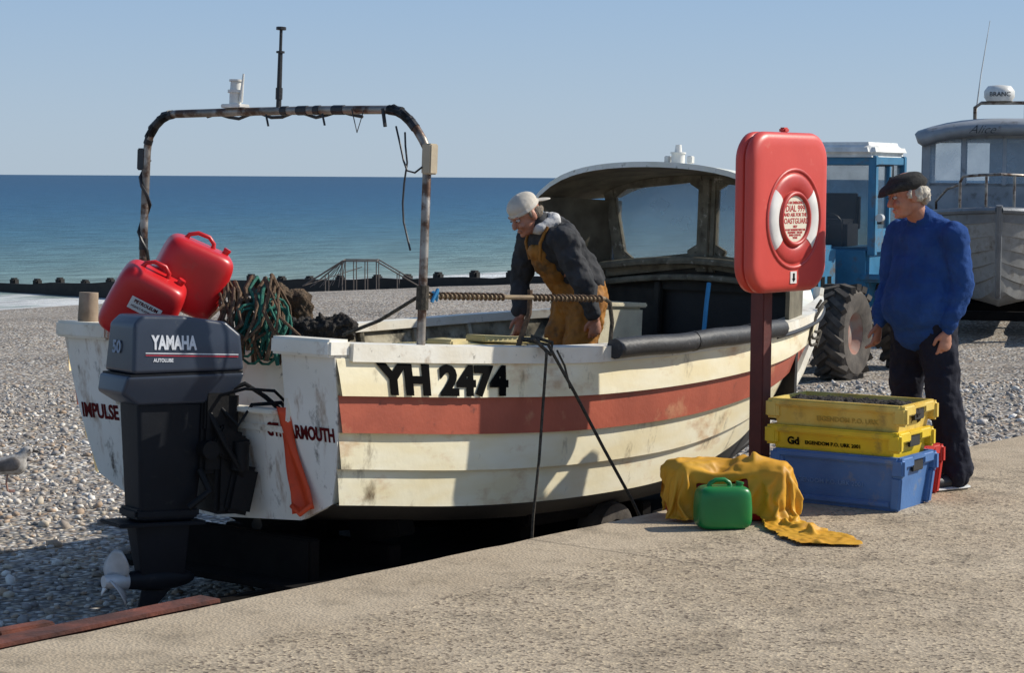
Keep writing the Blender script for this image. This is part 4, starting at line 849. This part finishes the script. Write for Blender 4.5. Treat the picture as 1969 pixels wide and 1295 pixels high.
b=B(); b.cap((0,0,1.33),(0,0,1.18),.148,.160,flat=(1.28,.92)); b.cap((.02,0,1.18),(.055,0,1.0),.160,.178,flat=(1.16,1.0)); b.cap((.03,0,.98),(.025,0,.885),.172,.150,flat=(1.18,.95)); b.cap((-.01,-.12,1.37),(-.01,.12,1.37),.088,.088); b.cap((-.03,0,1.40),(.045,0,1.475),.11,.075)
b.cap((-.02,0,1.42),(0,.185,1.37),.088,.076); b.cap((-.02,0,1.42),(0,-.185,1.37),.088,.076)
for A_ in (LA,RA):
    b.cap(A_[0],A_[1],.079,.068); b.cap(A_[1],V(A_[1]).lerp(V(A_[2]),.85),.068,.050)
    for q_ in (.30,.62):
        p=V(A_[1]).lerp(V(A_[2]),q_); b.cap(p+V((-.01,0,.012)),p+V((.012,0,-.006)),.065-.012*q_,.065-.012*q_)
b.blob('sweater',m_sweater,man,vox=.009,it=5,disp=(.028,.10),disp2=(.012,.035))
for A_ in (LA,RA):
    b=B(); p=V(A_[1]).lerp(V(A_[2]),.86); q=V(A_[1]).lerp(V(A_[2]),1.0); b.cap(p,q,.038,.034)
    b.blob('cuff',m_sweater,man,vox=.007,it=2)
b=B(); b.cap((0,0,.95),(0,0,.86),.14,.14,flat=(1.2,.9))
for s in (1,-1):
    fx,fy=FT[s]; kn=(.015+fx*.4,s*.05+fy*.5,.5); b.cap((0,s*.09,.88),kn,.114,.094); b.cap(kn,(fx-.02,fy,.12),.094,.086); b.cap((fx-.02,fy,.12),(fx,fy,.075),.088,.078)
b.blob('trousers',m_trous,man,vox=.009,it=4,disp=(.028,.08),disp2=(.010,.03))
for s in (1,-1):
    fx,fy=FT[s]
    b=B(); b.cap((fx-.05,fy,.055),(fx+.15,fy-.01,.045),.048,.040,flat=(1,.9)); b.ell((fx-.01,fy,.09),(.06,.048,.04)); sh=b.blob('shoe',m_shoe,man,vox=.008,it=3)
    b=B(); b.cap((fx-.055,fy,.012),(fx+.155,fy-.01,.012),.054,.046,flat=(1,.24),ref=(0,1,0)); b.done('sole',m_sole,man,smooth=50)
b=B(); b.ell(P_(-.015,0,.055),(.118,.094,.052),rot=RH@Euler((0,R(-4),0)).to_matrix()); b.ell(P_(.060,0,.062),(.095,.084,.028),rot=RH@Euler((0,R(12),0)).to_matrix()); b.ell(P_(.112,0,.042),(.055,.066,.009),rot=RH@Euler((0,R(18),0)).to_matrix()); b.ell(P_(-.01,0,.088),(.10,.082,.030),rot=RH)
b.blob('flat_cap',m_hat,man,vox=.008,it=3)
b=B()
for y in (-1,1): b.ell(P_(-.045,y*.062,-.005),(.05,.022,.045),rot=RH); b.ell(P_(.012,y*.073,.008),(.018,.012,.03),rot=RH)
b.ell(P_(-.095,0,-.02),(.03,.065,.05),rot=RH); b.ell(P_(-.085,0,-.055),(.028,.05,.03),rot=RH)
b.blob('hair',m_hair,man,vox=.007,it=1,disp=(.02,.02))

PL=(.42,12.62,.05); yaw=math.atan2(-.50,-.86)
b=B(); HC=V((.40,0,1.415)); RH=Euler((0,R(34),R(4))).to_matrix(); P_=head(b,HC,RH)
b.cap((.27,0,1.28),(.36,0,1.37),.055,.053); b.cap((.0,0,.92),(.22,0,1.20),.11,.11,flat=(1.25,.8))
LA=[(.25,.20,1.26),(.17,.29,1.0),(.06,.25,.80)]; RA=[(.25,-.20,1.26),(.27,-.28,1.0),(.30,-.22,.79)]
for A_ in (LA,RA): b.cap((.21,0,1.24),A_[0],.045,.042); b.cap(A_[0],A_[1],.045,.04); b.cap(A_[1],A_[2],.038,.028)
hand(b,LA[2],(-.1,-.1,-1),(1,-.2,0),1.1); hand(b,RA[2],(.1,.1,-1),(1,.2,0),1.3)
for s in (1,-1):
    b.cap((0,0,.95),(0,s*.09,.90),.12,.09); b.cap((0,s*.09,.9),(.10,s*.12,.5),.075,.052); b.cap((.10,s*.12,.5),(0,s*.13,.09),.052,.036); b.cap((-.01,s*.13,.05),(.15,s*.15,.035),.035,.028)
fm=b.blob('person',m_skin,vox=.0048,it=3,loc=PL,rot=(0,0,yaw)); tag(fm,'fisherman in ochre overalls and pale cap bending in the boat','person')
eyes(P_,fm)
b=B(); b.cap((.02,0,1.02),(.19,0,1.23),.155,.162,flat=(1.18,.90)); b.cap((.20,-.14,1.265),(.20,.14,1.265),.095,.095); b.cap((.20,0,1.29),(.30,0,1.345),.118,.085)
for A_ in (LA,RA): b.cap((.21,0,1.26),A_[0],.10,.086); b.cap(A_[0],A_[1],.083,.068); b.cap(A_[1],V(A_[1]).lerp(V(A_[2]),.84),.066,.050)
b.blob('jacket',m_jacket,fm,vox=.010,it=5,disp=(.035,.09),disp2=(.014,.03))
b=B(); b.cap((.01,0,.90),(.03,0,.98),.165,.162,flat=(1.14,.97)); b.cap((.14,0,.98),(.285,0,1.15),.115,.105,flat=(.80,.62)); 
for s in (1,-1):
    b.cap((.01,s*.09,.88),(.11,s*.12,.5),.12,.095); b.cap((.11,s*.12,.5),(0,s*.13,.12),.095,.085)
b.blob('bib_overalls',m_bib,fm,vox=.010,it=5,disp=(.030,.07),disp2=(.012,.028))
for s in (1,-1):
    b=B(); b.tube([(.33,s*.06,1.14),(.345,s*.085,1.24),(.305,s*.10,1.34)],.010,8); b.done('brace',m_bib,fm,smooth=60)
b=B(); b.cap((.235,-.06,1.385),(.235,.06,1.385),.040,.040); b.cap((.235,.07,1.38),(.34,.075,1.33),.038,.030); b.cap((.235,-.07,1.38),(.34,-.075,1.33),.038,.030); b.cap((.34,-.06,1.32),(.34,.06,1.32),.03,.03)
b.blob('hood',m_hood,fm,vox=.008,it=3,disp=(.012,.03))
b=B(); b.ell(P_(-.008,0,.060),(.104,.084,.066),rot=RH); b.ell(P_(-.008,0,.032),(.110,.090,.022),rot=RH); b.ell(P_(-.008,0,.125),(.010,.010,.006),rot=RH)
b.blob('cloth_cap',m_cap,fm,vox=.006,it=2)
b=B(); RB=RH@Euler((0,R(-24),0)).to_matrix(); b.ell(P_(-.130,0,.012),(.068,.070,.009),rot=RB); b.done('cap_peak',m_cap,fm,smooth=60)
b=B()
for y in (-1,1): b.ell(P_(-.045,y*.066,-.015),(.042,.018,.036),rot=RH); b.ell(P_(.010,y*.073,.004),(.014,.010,.028),rot=RH)
b.ell(P_(-.09,0,-.02),(.025,.06,.035),rot=RH); b.blob('hair',m_hairg,fm,vox=.007,it=1)
for s in (1,-1): b=B(); b.cap((-.01,s*.13,.05),(.16,s*.15,.045),.055,.046); b.cap((0,s*.13,.05),(0,s*.13,.3),.06,.07); b.blob('boot',m_rubber,fm,vox=.012,it=2)

# ------------------------------------------------------------------ gull
gx,gy=-3.88,15.9; gzz=zb(gx,gy)+.01
gl=empty('seagull',(gx,gy,gzz),(0,0,R(12))); gl.scale=(1.1,1.1,1.1); tag(gl,'speckled young gull standing on the shingle','bird')
b=B(); b.cap((-.10,0,.17),(.06,0,.19),.05,.075,flat=(.9,1.05)); b.cap((.06,0,.20),(.12,0,.27),.055,.035); b.ell((.135,0,.285),(.042,.032,.033)); b.cap((-.14,0,.155),(-.26,0,.12),.035,.012,flat=(1,.6)); b.blob('body',m_gullw,gl,vox=.008,it=4)
b=B(); b.tube([(.165,0,.283),(.20,0,.28),(.222,0,.268)],[.012,.009,.003],8); b.done('beak',m_beak,gl)
for s in (1,-1):
    b=B(); b.cap((.04,s*.055,.20),(-.24,s*.025,.145),.05,.012,flat=(.35,1.0),ref=(0,1,0)); b.done('wing',m_gullg,gl,smooth=60)
    b=B(); b.tube([(.0,s*.03,.12),(-.01,s*.03,.06),(0,s*.03,.0)],.006,6)
    for a in (-.4,0,.4): b.tube([(0,s*.03,.003),(.05*math.cos(a),s*.03+.05*math.sin(a),.0)],.004,5)
    b.done('leg',m_leg,gl)
    b=B(); b.ell((.152,s*.028,.292),(.006,.004,.006)); b.done('eye',m_eye,gl)

# ------------------------------------------------------------------ tractor
tz=zb(4.0,26.3); trc=empty('tractor',(3.88,26.3,tz),(0,0,math.atan2(-.87,-.5))); tag(trc,'old blue tractor with white cab roof parked on the shingle','tractor')
b=B(); b.box((1.0,0,1.25),(1.5,.66,.72),bev=.05); b.box((.6,0,.72),(2.4,.42,.4),bev=.04,m=1); b.box((1.77,0,1.22),(.06,.55,.6),bev=.02,m=1); b.box((-.5,.72,1.15),(.95,.42,.10),bev=.03,rot=(0,-.1,0)); b.box((-.5,-.72,1.15),(.95,.42,.10),bev=.03,rot=(0,-.1,0))
b.box((-.62,0,1.15),(1.1,1.25,.85),bev=.04)
for k in range(5): b.box((.5+.22*k,.334,1.12),(.12,.006,.22),m=1)
b.box((1.1,0,.58),(.16,1.3,.16),bev=.02,m=1); b.box((-1.0,0,.72),(.2,1.4,.2),bev=.02,m=1); b.box((1.9,0,.75),(.3,.7,.4),bev=.03,m=1)
b.cyl((.9,.2,1.4),(.9,.2,2.1),.03,m=1)
b.done('body',[m_tblue,m_darksteel],trc)
b=B()
for x in (-1.15,-.1):
    for y in (-.66,.66): b.box((x,y,2.1),(.10,.10,1.25),bev=.01)
b.box((-.62,.66,2.1),(.07,.07,1.2),bev=.01)
for y in (-.66,.66): b.box((-.62,y,2.66),(1.1,.08,.10),bev=.01); b.box((-.62,y,1.66),(1.1,.07,.30),bev=.01)
for x in (-1.15,-.1): b.box((x,0,2.66),(.08,1.26,.10),bev=.01)
b.done('cab',m_tblue,trc)
b=B(); b.box((-.60,0,2.80),(1.34,1.48,.19),bev=.07,seg=3,top=(.9,.9)); b.done('cab_roof',m_twhite,trc)
b=B(); b.box((-.10,0,2.1),(.01,1.22,1.1)); b.box((-.62,.655,2.1),(.98,.01,1.1)); b.box((-.62,-.655,2.1),(.98,.01,1.1)); b.box((-1.15,0,2.1),(.01,1.22,1.1)); b.done('window',m_glassd,trc)
b=B(); b.box((-.5,0,1.72),(.5,.5,.4),bev=.06); b.box((-.75,0,2.0),(.12,.5,.5),bev=.04); b.tube([(-.15,.0,1.6),(-.25,0,1.85)],.03,8); b.tube([(-.27+.05*math.cos(a),.18*math.sin(a),1.88+.12*math.cos(a)) for a in [i*.45 for i in range(15)]],.014,6); b.done('seat',m_tape,trc)
for y in (-.3,.3):
    b=B(); b.cyl((1.79,y*.6,1.25),(1.83,y*.6,1.25),.09); b.done('headlight',m_lampg,trc)
b=B(); b.cyl((-.02,.80,1.95),(.06,.80,1.95),.05); b.box((-.05,.78,1.93),(.08,.06,.12),m=1); b.done('work_lamp',[m_lampg,m_tape],trc)
b=B(); b.tube([(-.08,.7,2.6),(.0,.95,2.6),(.0,.95,2.4)],.012,6); b.box((.0,.97,2.35),(.03,.14,.22),bev=.01); b.done('mirror',m_tape,trc)
b=B(); b.box((1.0,.342,1.42),(.4,.008,.20)); b.done('number_panel',m_twhite,trc); text('number_lettering','10',.19,m_text,trc,T=TM((1.12,.3475,1.36),(-1,0,0),(0,0,1)),off=.005)
def wheel(x,y,r,w):
    T=Matrix.Translation((x,y,r))@Matrix.Rotation(R(90),4,'X'); b=B()
    b.lathe([(r*.44,-w*.40),(r*.6,-w*.5),(r*.84,-w*.49),(r*.93,-w*.4),(r*.94,0),(r*.93,w*.4),(r*.84,w*.49),(r*.6,w*.5),(r*.44,w*.40)],T,n=36)
    for k in range(18):
        for s in (-1,1):
            a=2*math.pi*(k+(.5 if s>0 else 0))/18; Tm=T@Matrix.Rotation(a,4,'Z')@Matrix.Translation((r*.945,0,s*w*.24))@Matrix.Rotation(s*.7,4,'X')
            bm=bmesh.new(); bmesh.ops.create_cube(bm,size=1); bm.transform(Tm@Matrix.Diagonal((r*.14,.065,w*.64,1))); b.fromb(bm,0)
    sg=-1 if y>0 else 1
    b.lathe([(r*.45,sg*w*.40),(r*.41,sg*w*.32),(r*.32,sg*w*.15),(r*.16,sg*w*.15),(.0,sg*w*.2)],T,n=28,m=1)
    b.lathe([(r*.45,-w*.40),(r*.45,w*.40)],T,n=28,m=1)
    b.done('wheel',[m_tyre,m_rim],trc,smooth=30)
wheel(1.1,.74,.58,.42); wheel(1.1,-.74,.58,.42); wheel(-1.05,.82,.75,.42); wheel(-1.05,-.82,.75,.42)

# ------------------------------------------------------------------ grey cabin boat
hx,hy=-.25,-.97; az=zb(8.,33.)
ab_=empty('cabin_boat',(7.05,30.2,0),(0,0,math.atan2(hy,hx))); tag(ab_,'grey cabin fishing boat with bow rail, ashore on a trailer','boat')
vs=[];fs=[];mi=[];T_=[0,.12,.3,.6,.9,1.3,1.8,2.3,2.8,3.4,4,5.5,7,8]
def hb2(t): return crom([(0,.0),(.3,.38),(.8,.74),(1.8,1.16),(3.2,1.40),(5,1.45),(8,1.35)],t)
NP2=6
for t in T_:
    g=1.27-.06*t+.006*t*t; kk=crom([(0,.12),(.25,.0),(.6,-.08),(2,-.12),(8,-.14)],t); row=[]
    for i in range(NP2):
        for q in (0,1):
            f=(i+q)/NP2; z=g+(kk-g)*f; bb=max(0,hb2(t)*(1-f**2.2*.55)*(1-.35*f*max(0,1-t/1.8)))+(.045*min(1,t/.3) if q else 0)
            row.append((-t-.30*f*max(0,1-t/2),bb,z))
    row.append((-t-.35*max(0,1-t/2),.0,kk-.12)); vs+=row
nr=len(T_); rn=NP2*2+1; base=len(vs); vs+=[(x,-y,z) for x,y,z in vs]
for o2 in (0,base):
    for i in range(nr-1):
        for k in range(rn-1): fs.append((o2+i*rn+k,o2+(i+1)*rn+k,o2+(i+1)*rn+k+1,o2+i*rn+k+1)); mi.append(0 if k<1 else 1)
fs.append(tuple(base-rn+k for k in range(rn))+tuple(2*base-rn+k for k in range(rn-1,-1,-1))); mi.append(0)
mesh_obj('hull',vs,fs,[m_alu,m_aluw],mi,parent=ab_,smooth=25)
b=B(); b.tube([(.02,0,1.32),(-.06,0,1.0),(-.18,0,.6),(-.28,0,.2),(-.45,0,-.05)],[.05,.05,.045,.04,.04],8); b.done('stem',m_alu,ab_)
dv=[]
for t in T_: g=1.27-.06*t+.006*t*t; dv+=[(-t,-hb2(t)+.01,g-.03),(-t,hb2(t)-.01,g-.03)]
mesh_obj('deck',dv,[(i*2,i*2+1,i*2+3,i*2+2) for i in range(nr-1)],m_alu,parent=ab_,smooth=0)
for s in (1,-1):
    b=B(); b.tube([(-t,s*(hb2(t)+.03),1.25-.06*t+.006*t*t) for t in T_],.05,8); b.done('gunwale',m_alu,ab_)
b=B(); 
for s in (1,-1):
    b.tube([(-.9,s*.6,1.2),(-.85,s*.6,1.65),(-.7,s*.55,1.74),(-.3,s*.25,1.76),(-.2,0,1.77)],.022,8); b.tube([(-2.0,s*1.0,1.15),(-1.9,s*1.0,1.35),(-1.2,s*.8,1.55),(-.9,s*.6,1.62)],.02,8); b.tube([(-.25,s*.2,1.25),(-.25,s*.2,1.75)],.02,8)
b.done('bow_rail',m_steel,ab_)
cx0,cx1=-2.6,-5.2; cw=1.28
b=B(); b.box(((cx0+cx1)/2,0,1.33),(2.6,cw*2,.62),bev=.05)
for y in (-cw+.08,-.62,0,.62,cw-.08): b.box((cx0-.02,y,1.98),(.08,.15 if abs(y)>1 else .10,.78),rot=(0,-.1,0),bev=.02)
for y in (-cw+.05,cw-.05):
    for x in (-3.4,-4.3,-5.15): b.box((x,y,1.98),(.18,.07,.78),bev=.02)
b.box(((cx0+cx1)/2,0,2.38),(2.6,cw*2,.14),bev=.05)
b.box((cx1,0,1.98),(.06,.6,.8),bev=.02)
b.done('cabin',m_cab,ab_)
ny=13; vs=[]
for k,(x,dz,sc) in enumerate([(-2.3,-.10,.92),(-2.42,.0,1),(-3.2,.07,1),(-4.5,.07,1),(-5.35,.0,1)]):
    for j in range(ny): q=-1+2*j/(ny-1); vs.append((x,q*1.38*sc,2.60+dz-.20*abs(q)**2.6))
fs=[(i*ny+j,i*ny+j+1,(i+1)*ny+j+1,(i+1)*ny+j) for i in range(4) for j in range(ny-1)]
ro=mesh_obj('cabin_roof',vs,fs,m_cab,parent=ab_,smooth=50); s_=ro.modifiers.new('s','SOLIDIFY'); s_.thickness=.16; s_.offset=-1
b=B(); b.box((cx0+.01,0,1.98),(.012,cw*2-.2,.7),rot=(0,-.1,0)); b.box(((cx0+cx1)/2,cw-.05,1.98),(2.4,.012,.7)); b.box(((cx0+cx1)/2,-cw+.05,1.98),(2.4,.012,.7)); b.done('window',m_glass,ab_)
text('boat_name_lettering','Alice',.20,m_textf,ab_,T=TM((-2.255,-.55,2.41),(0,1,0),(-.3,0,1)),shear=.5,off=-.003)
b=B(); b.tube([(-3.6,-.5,2.6),(-3.5,-.5,2.85),(-3.4,-.4,2.92),(-3.4,1.2,2.92)],.03,8); b.tube([(-3.4,.3,2.6),(-3.4,.3,2.92)],.03,8); b.done('roof_gantry',m_steel,ab_)
b=B(); b.lathe([(0,0),(.2,.0),(.24,.06),(.24,.16),(.18,.24),(0,.26)],Matrix.Translation((-3.4,-.12,2.95)),n=24); b.done('radar_dome',m_plw,ab_,smooth=50)
text('radar_lettering','BRANC',.10,m_textf,ab_,T=TM((-3.152,-.27,3.02),(0,1,0),(0,0,1)),off=.001)
b=B(); b.tube([(-3.6,-.5,2.65),(-3.62,-.42,3.4),(-3.65,-.30,4.25)],[.014,.010,.005],6); b.done('whip_aerial',m_plw,ab_)
tr2=empty('boat_trailer',(7.05,30.2,az),(0,0,math.atan2(hy,hx))); tag(tr2,'dark steel boat trailer beneath the grey cabin boat','trailer')
b=B()
for y in (-.7,.7): b.box((-4,y,.38),(8,.14,.18),bev=.01)
for x in (-1,-3,-5,-7): b.box((x,0,.42),(.14,2.0,.14),bev=.01)
b.done('trailer_frame',m_darksteel,tr2)
for x in (-3.4,-4.4):
    for s in (-1,1):
        b=B(); b.lathe([(.1,-.12),(.3,-.13),(.36,-.1),(.37,0),(.36,.1),(.3,.13),(.1,.12)],Matrix.Translation((x,s*1.1,.37))@Matrix.Rotation(R(90),4,'X')); b.cyl((x,s*1.1-.1,.37),(x,s*1.1+.1,.37),.2); b.done('wheel',m_tyre,tr2)

# ------------------------------------------------------------------ light, sky, camera
sv=V((1.5,.33,1.12)).normalized()
sl_=bpy.data.lights.new('sun','SUN'); sl_.energy=5.0; sl_.angle=R(.5); sl_.color=(1,.94,.83)
so=bpy.data.objects.new('sun',sl_); COL.objects.link(so); so.rotation_euler=sv.to_track_quat('Z','Y').to_euler()
w=bpy.data.worlds.new('World'); scene.world=w; w.use_nodes=True; nt=w.node_tree; L=nt.links
sk=nt.nodes.new('ShaderNodeTexSky'); sk.sky_type='NISHITA'; sk.sun_disc=False; sk.sun_elevation=math.asin(sv.z); sk.sun_rotation=math.atan2(sv.x,sv.y); sk.air_density=1.0; sk.dust_density=.4; sk.ozone_density=3
tc=nt.nodes.new('ShaderNodeTexCoord'); sx=nt.nodes.new('ShaderNodeSeparateXYZ'); L.new(tc.outputs['Generated'],sx.inputs[0])
STR=.125
gr=nt.nodes.new('ShaderNodeValToRGB'); cr=gr.color_ramp; cr.elements[0].position=0; cr.elements[0].color=(.42,.53,.65,1); cr.elements[1].position=.12; cr.elements[1].color=(.27,.43,.67,1)
e=cr.elements.new(.03); e.color=(.39,.51,.66,1); L.new(sx.outputs['Z'],gr.inputs[0])
sc_=nt.nodes.new('ShaderNodeVectorMath'); sc_.operation='SCALE'; sc_.inputs['Scale'].default_value=1/STR; L.new(gr.outputs[0],sc_.inputs[0])
fr=nt.nodes.new('ShaderNodeMapRange'); fr.inputs[1].default_value=.10; fr.inputs[2].default_value=.45; fr.inputs[3].default_value=.88; fr.inputs[4].default_value=0; L.new(sx.outputs['Z'],fr.inputs[0])
mx=nt.nodes.new('ShaderNodeMix'); mx.data_type='RGBA'; L.new(fr.outputs[0],mx.inputs[0]); L.new(sk.outputs[0],mx.inputs[6]); L.new(sc_.outputs[0],mx.inputs[7])
bg=nt.nodes['Background']; bg.inputs['Strength'].default_value=STR; L.new(mx.outputs[2],bg.inputs[0])
cam=bpy.data.cameras.new('camera'); cam.sensor_width=36; cam.lens=36*4000/1969; cam.clip_end=60000; cam.clip_start=.1
co_=bpy.data.objects.new('camera',cam); COL.objects.link(co_)
co_.matrix_world=Matrix.Translation((0,0,1.68))@Matrix.Rotation(R(90-4.375),4,'X')@Matrix.Rotation(R(.35),4,'Z')
scene.camera=co_
